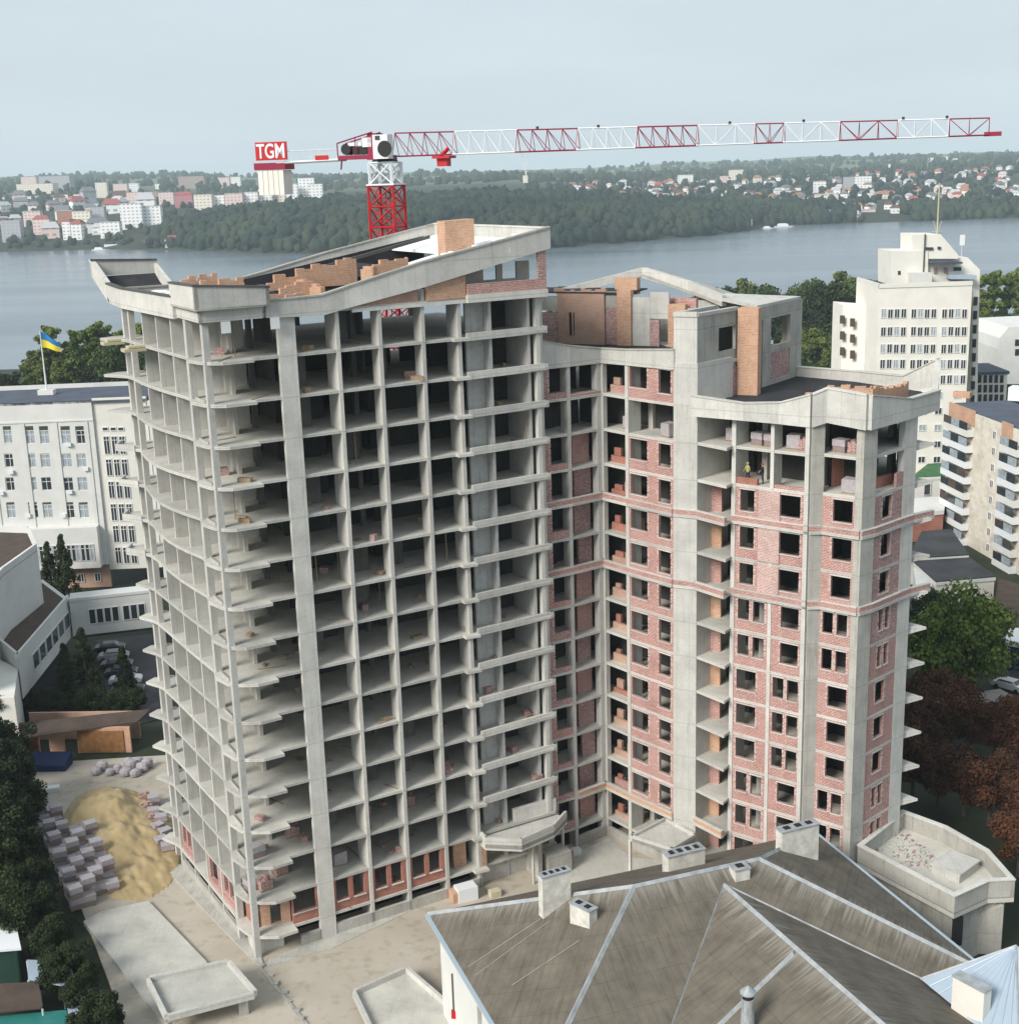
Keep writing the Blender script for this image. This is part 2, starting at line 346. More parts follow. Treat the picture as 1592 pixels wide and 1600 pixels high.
# ground storey brickwork (front) and sill bands
def brickbay(P, Q, z, ops, m='brick_r', th=.3, name='brick_wall', h=FH-2*H, d0=.1):
    P_(name, MB().wall(P, Q, z+H, z+H+h, th, ops, d0), m)
z14 = ZK(15)
for s0, s1 in ((7.35, 10.7), (11.1, 14.4), (14.8, 18.3)):
    w_ = s1-s0
    brickbay(A(s0, 0), A(s1, 0), z14, [(.25, w_/2-.2, .95, 2.95), (w_/2+.2, w_-.4, .95, 2.95)])
    for q in (.25, w_/2+.2): P_('window_sill', MB().strip(A(s0, 0), A(s1, 0), z14+H+.87, z14+H+.95, .2, -.06, q, q+w_/2-.5), 'conc_l')
brickbay(A(3.5, 0), A(5.8, 0), z14, [(.1, 2.2, 1.0, 3.0)])
P_('window_sill', MB().strip(A(3.5, 0), A(5.8, 0), z14+H+.92, z14+H+1.0, .2, -.06), 'conc_l')
brickbay(A(.9, 1.2), A(3.45, .6), z14, [(.9, 1.8, .1, 2.6)], m='brick_o')
brickbay(A(.3, 3.5), A(.4, 1.2), z14, [])
brickbay(A(18.7, .9), A(21.0, .9), z14, [(0, 1.0, 0, 3.04)], m='brick_o')
brickbay(A(22.05, -.2), A(22.6, -.2), z14, [], m='brick_o')
for t0, t1, ops in ((11.6, 7.9, [(.5, 2.4, .5, 3.0)]), (7.7, 4.2, [(.3, 1.3, .9, 2.9), (1.7, 2.8, .9, 2.9)]), (19.0, 15.5, [(.4, 1.3, .9, 2.8), (1.7, 2.7, .9, 2.8)])):
    brickbay(A(-.041*t0, t0), A(-.041*t1, t1), z14, ops, m='brick')
    P_('brick_wall', MB().strip(A(-.041*t0-.02, t0), A(-.041*t1-.02, t1), z14+H, z14+H+.5, .12, 0), 'brick')
# plinth round the base
def plinth(P, Q, z1=-1.0, th=.3, d=.0): P_('plinth', MB().strip(P, Q, GZ-.2, z1, th, d), 'conc')
plinth(A(4.0, -.2), A(5.8, -.2)); plinth(A(7.35, -.1), A(22, -.1)); plinth(A(-.9, 19.5), A(-.25, 4.3), -1.1)
P_('stair_block', MB().box(A(1.4, 1.6), 2.6, 1.8, GZ, -.3, R(29.4)), 'conc_l')
# ------------------------------------------------------------------ roof edge of the open wing
JZ = [0]
def jz(): JZ[0] += 1; return (JZ[0] % 5)*.007
def prof(F, pts, th, name='roof_edge_beam', m='conc_l', cap=True):
    """pts: list of (a,b,zlow,zhigh) plan points in frame F"""
    for p, q in zip(pts, pts[1:]):
        P_(name, MB().strip(F(p[0], p[1]), F(q[0], q[1]), (p[2], q[2]), (p[3], q[3]), th), m)
        e = jz()
        if cap: P_('coping', MB().strip(F(p[0], p[1]), F(q[0], q[1]), (p[3]+.003, q[3]+.003), (p[3]+.13+e, q[3]+.13+e), th+.16, -.08), 'cap' if cap is True else cap)
front = [(4.9, -.5, 52.65, 53.9), (9.5, -.5, 52.45, 54.0), (11.5, -.5, 52.85, 54.45), (18.7, -.5, 54.1, 56.1), (30.8, -.5, 56.6, 58.3)]
prof(A, front, .35, cap='conc')
back = [(s, 20.6, a, b) for s, t, a, b in front[::-1]]
prof(A, [(30.6, 20.9, 56.6, 58.3), (18.7, 20.9, 54.1, 56.1), (11.5, 20.9, 53.0, 54.5), (9.5, 20.9, 52.7, 54.1), (5, 20.9, 52.7, 54.0), (-.6, 20.9, 52.7, 54.0)], .35, cap='conc')
prof(A, [(30.8, -.1, 56.6, 58.28), (30.6, 20.5, 56.6, 58.28)], .4, cap='conc_l')
# sloping roof deck near the high end and insulation heaps on it
def zr(s): return 54.1+(s-11.5)*(58.3-54.1)/19.3-.9
P_('roof_deck', MB().prism([A(21.5, -.1), A(30.4, -.1), A(30.3, 20.4), A(25.5, 20.4), A(25.5, 9.5), (A(21.5, 9.5))], [zr(s)-.25 for s in (21.5, 30.4, 30.3, 25.5, 25.5, 21.5)], [zr(s) for s in (21.5, 30.4, 30.3, 25.5, 25.5, 21.5)]), 'white_ins')
mbi = MB()
for i in range(60):
    s = random.uniform(21, 29.5); t = random.uniform(.1, 1.2+ (30-s)*.28); c = A(s, t); zz = zr(s)
    mbi.box(c, random.uniform(.7, 1.6), random.uniform(.4, 1.1), zz-.05, zz+random.uniform(.25, .95), random.random()*3)
P_('insulation_heap', mbi, 'white_ins', kind='stuff')
mbi = MB()
for i in range(26):
    c = A(random.uniform(.3, 1.5), random.uniform(5.5, 14)); mbi.box(c, random.uniform(.8, 1.8), random.uniform(.5, 1.4), ZK(-1)+H, ZK(-1)+random.uniform(.7, 1.55), random.random()*3)
P_('insulation_heap', mbi, 'white_ins', kind='stuff')
P_('roof_membrane', MB().prism([A(.2, 1), A(30, .4), A(30, 20), A(.2, 20)], ZK(-1)+H+.004, ZK(-1)+H+.03), 'bitumen')
P_('roof_lining', MB().strip(A(5, 20.5), A(18.7, 20.5), 52.95, (53.3, 55.5), .1).strip(A(18.7, 20.5), A(29, 20.5), 52.95, (55.5, 57.2), .1), 'bitumen')
P_('roof_deck', MB().prism([A(12.5, 11), A(21.4, 11), A(21.4, 20.3), A(12.5, 20.3)], [53.2, 54.9, 54.9, 53.2], [53.4, 55.1, 55.1, 53.4]), 'bitumen')
# left eave and the raised far corner
prof(A, [(-1.5, 23.5, 52.7, 54.35), (-1.35, 19.5, 52.45, 54.15), (-.75, 5.3, 52.55, 54.25)], .35, cap='cap')
prof(A, [(-1.9, 27.2, 54.9, 56.3), (-1.5, 23.5, 52.8, 54.35)], .35, cap='conc_l')
prof(A, [(4.2, 27.2, 54.9, 56.0), (-1.9, 27.2, 54.9, 56.3)], .35, cap='cap')
P_('roof_deck', MB().prism([A(-1.5, 23), A(4.2, 23), A(4.2, 26.8), A(-1.5, 26.8)], [52.7, 52.7, 54.6, 54.6], [52.95, 52.95, 54.85, 54.85]), 'bitumen')
prof(A, [(4.2, 21.3, 52.9, 53.9), (4.2, 27.0, 54.6, 55.8)], .3, cap=False)
# corner box parapet
prof(A, [(-.8, 5.6, 53.75, 55.35), (-.8, -1.0, 53.75, 55.45), (5.1, -1.0, 53.6, 55.0), (5.1, .6, 53.6, 55.0)], .3, name='corner_parapet', cap='cap')
prof(A, [(-.45, 5.4, 52.66, 53.6), (-.45, -.55, 52.66, 53.6), (4.6, -.55, 52.66, 53.6)], .3, name='roof_edge_beam', cap=False)
P_('soffit', MB().prism([A(-.8, 5.6), A(-.8, -1), A(5.1, -1), A(5.1, .6), A(.6, 5.6)], 53.6, 53.74), 'conc')
# brick infill under the rising eave
def slopebrick(s0, s1, t, zb, m, th=.25):
    f = lambda s: float(np.interp(s, [p[0] for p in front], [p[2] for p in front]))-.02
    P_('brick_gable', MB().strip(A(s0, t), A(s1, t), zb, (f(s0), f(s1)), th), m)
slopebrick(12.0, 18.2, 0, ZK(-1)+H, 'brick_t'); slopebrick(18.9, 22.6, -.15, ZK(-1)+H, 'brick_o'); column(18.45, 18.75, -.05, .4, ZK(-1)+H, 53.9, m='conc', name='fin_wall')
column(12.2, 22.6, -.28, -.05, ZK(-1)-.3, ZK(-1)-.0+.02, m='conc_l', name='slab_edge')
zt_ = ZK(-1)
P_('loggia_slab', MB().prism([A(22.6, -.45), A(30.5, -.45), A(30.5, 3), A(22.6, 3)], zt_-.3, zt_+.35), 'conc_l')
P_('brick_wall', MB().strip(A(22.7, -.35), A(30.4, -.35), zt_+.36, zt_+1.25, .25), 'brick')
P_('brick_wall', MB().strip(A(29.6, -.34), A(30.4, -.34), zt_+1.26, 56.45, .24), 'brick_p')
P_('loggia_wall', MB().wall(A(22.7, 2.2), A(30.2, 2.2), zt_+.36, 55.5, .2, [(2.9, 4.2, .9, 2.6), (4.8, 6.2, .9, 2.6)]), 'conc')
P_('loggia_wall', MB().strip(A(22.6, -.05), A(22.7, 2.2), zt_+.36, 55.2, .2), 'brick_t')
# odds and ends left lying on the floors
dbm = MB()
for k in range(0, 16):
    z = ZK(k)+H
    for i in range(6):
        s = random.uniform(1, 30); t = random.uniform(.4, 4.2); q = random.random()
        if q < .5: dbm.box(A(s, t), random.uniform(.3, 1.2), random.uniform(.15, .6), z, z+random.uniform(.08, .45), random.random()*3)
        elif q < .8: dbm.box(A(s, t), random.uniform(1.5, 3.0), .12, z, z+.06, random.random()*3)
        else:
            p = A(s, t); dbm.bar((*p, z), (p[0]+random.uniform(-.1, .1), p[1], z+FH-2*H), .045)
P_('site_debris', dbm, 'wood', kind='stuff')
dbm = MB()
for k in range(0, 16):
    z = ZK(k)+H
    for i in range(1 if k < 12 else 5): dbm.box(A(random.uniform(1, 30), random.uniform(.5, 5)), random.uniform(.4, 1.1), random.uniform(.3, .9), z, z+random.uniform(.1, .7), random.random()*3)
P_('rubble', dbm, 'brick_p', kind='stuff')
# ragged brick walls standing on the roof
def ragged(P, Q, z0, z1, m, th=.4, step=.9, drop=.6, name='roof_brick_wall'):
    l = math.hypot(Q[0]-P[0], Q[1]-P[1]); mb = MB(); a = 0
    zz = z1 if not isinstance(z1, tuple) else z1
    while a < l-.05:
        b = min(l, a+step*random.uniform(.6, 1.3)); f = (a+b)/2/l
        top = (z1 if not isinstance(z1, tuple) else z1[0]+(z1[1]-z1[0])*f)
        mb.strip(P, Q, z0, top-random.choice([0, .25, .5])*drop/.6, th, 0, a, b); a = b
    P_(name, mb, m)
zr0 = ZK(-1)+H+.03
def rpt(px, py, z): v = at(px, py, z); return (v.x, v.y)
ragged(A(7.9, 7.0), A(11.9, 7.0), zr0, (54.1, 55.2), 'brick_o'); ragged(A(8.9, 10), A(17.2, 10), zr0+.9, (54.9, 56.6), 'brick_o')
ragged(A(7.2, 4.2), A(11.5, 4.2), zr0, (53.7, 54.2), 'brick_t'); ragged(A(11.9, 4.5), A(11.9, 10), zr0, (54.2, 55.2), 'brick_o')
ragged(A(15.9, 3.4), A(19.1, 3.4), zr0, (56.1, 56.6), 'brick_o'); ragged(A(15.9, 6.2), A(15.9, 3.4), zr0, (55.9, 56.0), 'brick_o')
ragged(A(1.6, 12), A(5.2, 12), zr0, (55.3, 55.5), 'brick_o', step=.5); ragged(A(2.5, 8), A(6.2, 8), zr0, (55.2, 55.3), 'brick_o', step=.5)
P_('roof_brick_wall', MB().strip(A(24.0, 6), A(26.9, 6), zr0, (59.05, 59.15), 1.5), 'brick_o')
P_('roof_brick_wall', MB().strip(A(13, 13), A(19, 13), zr0, zr0+.6, 1.5), 'conc_l')
P_('roof_beam', MB().strip(A(14, 15), A(27, 15), (54.6, 57.2), (54.9, 57.5), .3), 'cap')
P_('roof_wall', MB().strip(A(21.5, 3.0), A(21.5, 9.5), zr0, zr(21.5)-.3, .25), 'bitumen')
P_('roof_pipe', MB().bar((*A(19.6, 5), zr0+1.8), (*A(22.2, 5), zr0+2.0), .3, 8), 'brick_t')
for q in (1.2, 5.15): P_('board', MB().strip(A(q, -.62), A(q+.75, -.62), 51.75, 52.64, .05), 'white')
# yellow formwork trays on the left corner
for (s, t, k) in ((-1.7, 15.0, 0), (-1.9, 21.5, 0)):
    P_('formwork_tray', MB().box(A(s, t), 1.9, 1.3, ZK(k)-.35, ZK(k)-.1, R(29)).box(A(s+.2, t), 1.5, 1.0, ZK(k)-.05, ZK(k)+.12, R(29)), 'yellow')

# ------------------------------------------------------------------ brick wing
q_r0, q_r1, q_in, q_b1, q_pl, q_pr = (2.8, 118.56), (5.84, 120.24), (8.81, 122.35), (10.96, 119.59), (14.64, 115.28), (16.51, 114.28)
q_bt, q_f1, q_f2, q_f3, q_f3b, q_f4, q_f4b, q_f5, q_f6 = (18.65, 111.34), (19.34, 112.4), (22.06, 110.3), (24.99, 107.89), (26.11, 107.94), (28.76, 105.8), (30.14, 106.71), (33.26, 109.57), (34.47, 110.62)
def lerp(P, Q, f): return (P[0]+(Q[0]-P[0])*f, P[1]+(Q[1]-P[1])*f)
def left(P, Q, d):
    ux, uy = Q[0]-P[0], Q[1]-P[1]; l = math.hypot(ux, uy); return (-uy/l*d, ux/l*d)
def add(P, v): return (P[0]+v[0], P[1]+v[1])
for k in range(1, 16):
    z = ZK(k)
    pts = [q_r0, q_r1, q_in, q_b1, q_pl]
    if k >= 2:
        pts += ([q_pr, q_f1] if k == 2 else [q_pr, q_bt, q_f1]) + [q_f3, q_f3b, q_f4, q_f4b, q_f5, q_f6, (34.9, 110.9), (36.2, 118), (31, 132), (9, 141), (1, 131)]
    else: pts += [(16.5, 114.3), (21.5, 119.5), (16, 135), (9, 141), (1, 131)]
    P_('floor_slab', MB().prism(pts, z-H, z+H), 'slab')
# piers
def pier(P, Q, d, zt, m='conc_l', name='column', zb=ZB, d0=-.06): P_(name, MB().strip(P, Q, zb, zt, d, d0), m)
pier(lerp(q_r0, q_r1, .9), q_r1, 1.2, ZK(1)-H, d0=-.05); pier(lerp(q_r0, q_r1, 0), lerp(q_r0, q_r1, .08), .5, ZK(1)-H)
pier(lerp(q_r1, q_in, .86), q_in, .8, ZK(1)-H, d0=-.02); pier(q_in, lerp(q_in, q_b1, .08), .5, ZK(1)-H, d0=-.04)
pier(lerp(q_in, q_b1, .93), lerp(q_b1, q_pl, .03), 1.6, ZK(1)-H)
pier(add(q_f1, (-.05, .05)), lerp(q_f1, q_f3, .045), 2.2, ZK(2)-H)
pier(lerp(q_f1, q_f3, .5), lerp(q_f1, q_f3, .545), 1.5, ZK(2)-H)
pier(lerp(q_f1, q_f3, .95), q_f3, 1.1, ZK(2)-H, d0=-.25)
P_('column', MB().prism([add(q_f3, (.1, -.12)), add(q_f3b, (.05, 0)), add(q_f3b, (-.1, .4)), add(q_f3, (-.1, .3))], ZB, ZK(2)-H), 'conc')
P_('column', MB().prism([add(q_f4, (-.45, .35)), add(q_f4, (.05, -.12)), add(q_f4b, (0, -.1)), add(q_f4b, (-.35, .55))], ZB, ZK(2)-H), 'conc')
P_('column', MB().prism([q_f5, add(q_f6, (.1, -.1)), add(q_f6, (-.3, .6)), add(q_f5, (-.4, .4))], ZB, ZK(2)-H), 'conc_l')
# stair and lift shaft with its tall head
shaft = [q_pl, q_pr, (20.2, 117.6), (18.0, 119.4)]
P_('lift_shaft', MB().prism([add(q_pl, (-.05, -.12)), add(q_pr, (.02, -.15)), (20.2, 117.8), (18.2, 119.5)], ZB, 46.6), 'conc_l')
P_('shaft_head', MB().wall(q_pl, q_pr, 46.6, 50.6, .3, (), -.05), 'conc_l')
hd = (20.8, 119.0)
P_('shaft_head', MB().wall(add(q_pr, (.02, -.02)), hd, 42.6, 50.6, .3, [(3.3, 6.0, 4.6, 6.7)], 0), 'conc')
P_('partition', MB().strip(add(q_pr, (.02, -.02)), hd, 46.7, 50.4, .1, 1.8, .6, 8.4), 'conc_d')  # dark panel added behind the opening, standing in for the shade inside
P_('shaft_head', MB().strip((18.9, 120.6), q_pl, 46.6, 50.6, .3), 'conc')
P_('coping', MB().strip(q_pl, q_pr, 50.603, 51.0, .5, -.15), 'conc_l'); P_('coping', MB().strip(q_pr, hd, 50.603, 50.9, .5, -.1), 'conc_l'); P_('coping', MB().strip((18.9, 120.6), q_pl, 50.603, 50.95, .5, -.1), 'conc_l')
P_('brick_wall', MB().strip(lerp(q_pr, hd, .55), lerp(q_pr, hd, .98), 42.9, 45.6, .12, -.14), 'brick_p')
# infill walls with window openings
def infill(P, Q, k, ops, m='brick', d0=.02, z1=None, name='brick_wall'):
    P_(name, MB().wall(P, Q, ZK(k)+H, ZK(k-1)-H if z1 is None else z1, .28, ops, d0), m)
    jm = MB(); l = math.hypot(Q[0]-P[0], Q[1]-P[1])
    for o in ops:
        if o[3] > 3.1: continue
        for side in (0, 1):
            z = ZK(k)+H+o[2]
            while z < ZK(k)+H+o[3]-.1:
                w_ = random.choice((.0, .12, .22)); e = o[side]
                a0, a1 = (e-w_, e) if side == 0 else (e, e+w_)
                if w_ and a0 > .05 and a1 < l-.05: jm.strip(P, Q, z, z+.13, .05, d0-.012-random.random()*.03, a0, a1)
                z += .17
    P_('toothed_jamb', jm, 'jamb', kind='stuff')
def sills(P, Q, k, ops):
    for o in ops:
        if o[2] > .3: P_('window_sill', MB().strip(P, Q, ZK(k)+H+o[2]-.09, ZK(k)+H+o[2]-.001, .3, -.06, o[0]-.04, o[1]+.04), 'conc_l')
        P_('lintel', MB().strip(P, Q, ZK(k)+H+o[3]+.001, ZK(k)+H+o[3]+.1, .1, -.03, o[0]-.1, o[1]+.1), 'conc_l')
def D(a, b): return a, b
LO, HI = .95, 2.85
a_in, b_in = lerp(q_in, q_b1, .08), lerp(q_in, q_b1, .93)
a_b, b_b = lerp(q_b1, q_pl, .03), q_pl
lb = math.hypot(b_b[0]-a_b[0], b_b[1]-a_b[1])
fa, fb = lerp(q_f1, q_f3, .045), lerp(q_f1, q_f3, .5); fc, fd = lerp(q_f1, q_f3, .545), lerp(q_f1, q_f3, .95)
l1 = math.hypot(fb[0]-fa[0], fb[1]-fa[1]); l2 = math.hypot(fd[0]-fc[0], fd[1]-fc[1])
ga, gb = q_f3b, add(q_f4, (-.45, .35)); lg = math.hypot(gb[0]-ga[0], gb[1]-ga[1])
ha, hb = q_f4b, q_f5; lh = math.hypot(hb[0]-ha[0], hb[1]-ha[1])
def dbl(l, e=.35, g=.4): w_ = (l-2*e-g)/2; return [(e, e+w_, LO, HI), (e+w_+g, l-e, LO, HI)]
for k in range(2, 16):
    # courtyard side
    ra, rb = lerp(q_r0, q_r1, .08), lerp(q_r0, q_r1, .9); lr = math.hypot(rb[0]-ra[0], rb[1]-ra[1])
    if k != 3:
        infill(ra, rb, k, [(1.0, lr, .55 if k % 3 else .8, HI+.2)], 'brick_p' if k % 4 else 'brick')
        sa, sb = lerp(q_r1, q_in, .02), lerp(q_r1, q_in, .86); ls = math.hypot(sb[0]-sa[0], sb[1]-sa[1])
        if k > 3: infill(sa, sb, k, [(0, ls*random.uniform(.34, .48), 0, FH)], random.choice(['brick_p', 'brick_p', 'brick']), d0=random.uniform(.9, 1.5))
        if k in (2, 5, 7, 14): infill(sa, sb, k, [], 'brick_p', z1=ZK(k)+.45)
        infill(a_in, b_in, k, [], random.choice(['brick_r', 'brick', 'brick_t']), d0=.9, z1=ZK(k)+H+random.uniform(.4, .85))
        infill(a_in, lerp(a_in, b_in, random.uniform(.2, .4)), k, [], random.choice(['brick_r', 'brick_t']), d0=1.3, z1=ZK(k)+H+random.uniform(.9, 1.4))
        q_ = random.uniform(1.2, 1.9); P_('loose_brick_stack', MB().strip(a_in, b_in, ZK(k)+H, ZK(k)+H+.9+.6*random.random(), .8, 1.4, q_, q_+random.uniform(.8, 1.4)), 'brick_t' if k % 2 else 'brick')
        ops = [(.15, 2.25, LO, HI), (3.65, 5.1, .75, HI)]
        if k < 15: infill(a_b, b_b, k, ops, 'brick'); sills(a_b, b_b, k, ops)
        # thin board in the first opening
    if k >= 5:
        pat = 'A' if k in (8, 9, 13, 14) else 'B'
        oa = dbl(l1) if pat == 'A' else ([(.45, 1.8, LO, HI)] if k < 8 else [(.3, 2.2, LO, HI)])
        ob = [(.9, l2-.35, LO, HI)] if pat == 'A' or k < 8 else dbl(l2, .25, .35)
        if k < 8: ob = [(.6, 2.5, LO, HI)]
        if k < 8: P_('brick_pier', MB().strip(lerp(q_f1, q_f3, .36), lerp(q_f1, q_f3, .635), ZK(k)+H+.005, ZK(k-1)-H-.005, .2, -.12), 'brick_w')
        infill(fa, fb, k, oa); infill(fc, fd, k, ob); sills(fa, fb, k, oa); sills(fc, fd, k, ob)
        og = dbl(lg, .3, .35) if pat == 'A' else [(.95, lg-.15, LO, HI)]
        infill(ga, gb, k, og); sills(ga, gb, k, og)
        oh = [(1.3, 1.9, LO, HI), (2.3, 2.9, LO, HI)] if pat == 'A' else [(1.2, 2.6, LO, HI)]
        infill(ha, hb, k, oh, 'brick_p' if k < 9 else 'brick'); sills(ha, hb, k, oh)
    elif k == 4:
        P_('brick_wall', MB().strip(fa, fb, ZK(k)+H, ZK(k)+H+.55, .3, .1, 0, 2.0), 'brick_r')
        P_('brick_wall', MB().strip(fc, fd, ZK(k)+H, ZK(k)+H+.28, .3, .1), 'brick')
        P_('brick_wall', MB().strip(ha, hb, ZK(k)+H, ZK(k)+H+.9, .3, 1.0), 'brick_r')
        P_('brick_wall', MB().strip(lerp(ha, hb, .75), hb, ZK(k)+H, ZK(k)+H+1.2, .25, .0), 'brick')
        infill(ha, hb, k, [], 'brick_r', d0=4.0)
    if k >= 3:
        # recessed balcony between lift shaft and brick front
        bq = left(q_pr, q_f1, 2.0); p0, p1 = add(q_pr, bq), add(q_f1, bq); ll = math.hypot(p1[0]-p0[0], p1[1]-p0[1])
        P_('side_wall', MB().strip(q_pr, add(q_pr, (1.6, 2.6)), ZK(k)+H, ZK(k-1)-H, .2, .02), 'conc')
        if k >= 5: infill(p0, p1, k, [(ll-1.9, ll-.3, 0, FH)], 'brick' if k % 2 else 'brick_o', d0=0)
# back partitions added behind each front, near-black to stand for interior shade
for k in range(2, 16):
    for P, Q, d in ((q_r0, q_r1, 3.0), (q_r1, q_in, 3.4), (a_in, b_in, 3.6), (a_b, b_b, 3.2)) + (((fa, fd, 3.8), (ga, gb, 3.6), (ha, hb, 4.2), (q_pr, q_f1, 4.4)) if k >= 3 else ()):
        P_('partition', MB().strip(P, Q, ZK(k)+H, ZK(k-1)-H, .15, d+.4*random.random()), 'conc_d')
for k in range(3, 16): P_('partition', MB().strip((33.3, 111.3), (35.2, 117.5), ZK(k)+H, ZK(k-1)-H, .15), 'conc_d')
# brick string courses
def band(path, k, m='brick', h=.55, pr=.22):
    for P, Q in zip(path, path[1:]):
        P_('brick_band', MB().strip(P, Q, ZK(k)+H+.003, ZK(k)+h, .3, -pr), m)
        P_('band_ledge', MB().strip(P, Q, ZK(k)-.13, ZK(k)+H, .34, -pr-.03), 'conc_l')
        P_('band_ledge', MB().strip(P, Q, ZK(k)+h+.003, ZK(k)+h+.09, .34, -pr-.03), 'conc_l')
for k in (5, 7):
    band([add(q_r0, (.3, 0)), q_r1, q_in, q_b1, q_pl, q_pr, q_bt], k); band([q_f1, q_f3, q_f3b, q_f4, q_f4b, q_f5, q_f6, (36.6, 111.9)], k)
band([q_r1, q_in, q_b1, q_pl], 14, 'brick_o'); band([q_pr, q_bt], 14, 'brick_o'); band([q_r1, q_in], 2, 'brick_t', .3, .05)
# pointed slab tips on the far right side
for k in range(3, 15):
    z = ZK(k); P_('slab_tip', MB().prism([(34.3, 110.9), (36.3, 111.0), (35.0, 112.6)], [z-.6, z-.1, z-.6], z+.12), 'conc_l')
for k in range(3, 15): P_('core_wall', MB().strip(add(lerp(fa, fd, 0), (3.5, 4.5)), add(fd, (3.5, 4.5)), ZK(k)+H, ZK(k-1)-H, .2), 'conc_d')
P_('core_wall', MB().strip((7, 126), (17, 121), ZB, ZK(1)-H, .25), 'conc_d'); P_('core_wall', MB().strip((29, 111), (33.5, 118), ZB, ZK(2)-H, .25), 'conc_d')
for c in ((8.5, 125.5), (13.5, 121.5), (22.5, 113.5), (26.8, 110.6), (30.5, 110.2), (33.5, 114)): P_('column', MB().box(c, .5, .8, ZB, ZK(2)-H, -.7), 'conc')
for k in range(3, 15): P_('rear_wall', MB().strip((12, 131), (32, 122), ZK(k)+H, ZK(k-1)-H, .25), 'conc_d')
# roof edges of the brick wing
def edge(path, th=.3, name='roof_edge_beam', m='conc_l', capm='cap', d0=-.18):
    for (P, a, b), (Q, c, d) in zip(path, path[1:]):
        e = jz(); P_(name, MB().strip(P, Q, (a, c), (b, d), th, d0), m); P_('coping', MB().strip(P, Q, (b+.003, d+.003), (b+.1+e, d+.1+e), th+.16, d0-.08), capm)
edge([(add(q_r0, (-.3, -.2)), 45.85, 48.6), (q_r1, 45.85, 47.7), (q_in, 45.8, 47.1), (q_b1, 45.9, 47.25), (add(q_pl, (.1, -.1)), 46.0, 47.7)], capm='conc')
s5 = [(add(q_pr, (-.5, -.6)), 42.2, 43.95), (lerp(add(q_pr, (-.5, -.6)), q_f3, .45), 42.15, 43.6), (lerp(add(q_pr, (-.5, -.6)), q_f3, .75), 42.1, 43.85), (q_f3, 42.0, 44.7), (add(q_f3b, (.15, -.1)), 42.4, 45.2), (add(q_f4, (.2, -.35)), 42.1, 44.9), (lerp(q_f4b, q_f6, .75), 42.1, 43.8), ((36.7, 112.5), 42.3, 43.95)]
edge(s5, th=.35, d0=-.35, capm='conc_l')
edge([((36.7, 112.5), 42.3, 43.95), ((38.2, 116.6), 43.6, 46.0), ((36.2, 119.8), 42.8, 44.1), ((33.0, 124.2), 42.6, 44.0), ((28.7, 128.6), 42.6, 43.9), ((21, 135), 42.6, 43.9)], th=.35, capm='conc_l', d0=0)
P_('roof_membrane', MB().prism([(20, 113.2), (25, 108.6), (29.5, 107), (34.5, 111.6), (36.6, 113.2), (36.9, 117.5), (32.7, 124), (28.4, 128.2), (21, 134), (19, 120)], ZK(2)+H+.004, ZK(2)+H+.03), 'bitumen')
P_('roof_membrane', MB().prism([(3, 119.4), (8.9, 123), (14.7, 116), (18, 119.5), (14, 134), (9, 140.5), (1.5, 131)], ZK(1)+H+.004, ZK(1)+H+.03), 'bitumen')
# brick parapets being built on the right roof
zq = ZK(2)+H+.03
ragged(add(q_f3b, (.2, 2.2)), add(q_f4, (1.2, 2.6)), zq, (45.0, 45.3), 'brick_o', step=.5, drop=.4)
ragged(add(q_f4, (1.3, 2.5)), (34.6, 113.6), zq, (45.1, 44.6), 'brick_o', step=.45, drop=.4)
ragged((25.2, 111.3), add(q_f3b, (.2, 2.2)), zq, (44.2, 44.8), 'brick_o', step=.6, drop=.3)
# penthouses
pz = ZK(1)+H+.03
pa, pb, pc, pd, pe = rpt(873, 530, 46.4), rpt(947, 539, 46.4), rpt(970, 540, 46.4), rpt(993, 541, 46.4), rpt(1050, 547, 46.4)
pa = (5.4, 133.0); dirp = (10.5, -5.0); ld = math.hypot(*dirp); dp = (dirp[0]/ld, dirp[1]/ld)
def PP(a, b=0): return (pa[0]+dp[0]*a-dp[1]*b, pa[1]+dp[1]*a+dp[0]*b)
P_('penthouse_wall', MB().wall(PP(0), PP(4.9), pz, 51.3, .3, [(1.15, 1.45, .8, 3.1), (1.6, 1.75, .8, 3.1)]), 'brick_t')
P_('partition', MB().strip(PP(.2), PP(4.8), pz, 51.2, .1, .9), 'conc_d'); P_('penthouse_wall', MB().strip(PP(4.92), PP(6.3), pz, 50.0, .3, .25), 'brick_p'); P_('penthouse_wall', MB().strip(PP(4.92), PP(6.3), 50.003, 51.5, .3, .25), 'conc')
P_('penthouse_wall', MB().strip(PP(6.32), PP(7.75), pz, 51.7, .8, -.3), 'brick_o')
P_('penthouse_wall', MB().strip(PP(7.77), PP(9.6), pz, 51.0, .3), 'conc_l'); P_('penthouse_wall', MB().strip(PP(9.62), PP(10.5), pz, 48.9, .3), 'brick_p')
P_('penthouse_wall', MB().strip(PP(9.62), PP(11.5), 49.0, 51.5, .3), 'conc_l'); P_('penthouse_wall', MB().strip(PP(11.5), PP(13.2), pz, 50.4, .8, -.3), 'brick_o')
P_('penthouse_wall', MB().strip(PP(-3.5), PP(-.05), pz, 49.4, .3, .2), 'brick_p'); P_('penthouse_wall', MB().strip(PP(-3.5), PP(-.05), 49.6, 51.0, .3, .2), 'conc')
P_('roof_brick_wall', MB().strip(PP(4.9, 3), PP(7.2, 3), 51.0, 52.6, 1.0), 'brick_o')
P_('penthouse_roof', MB().prism([PP(-3.5), PP(7.6), PP(7.6, 5), PP(-3.5, 5)], 51.32, 51.45), 'bitumen')
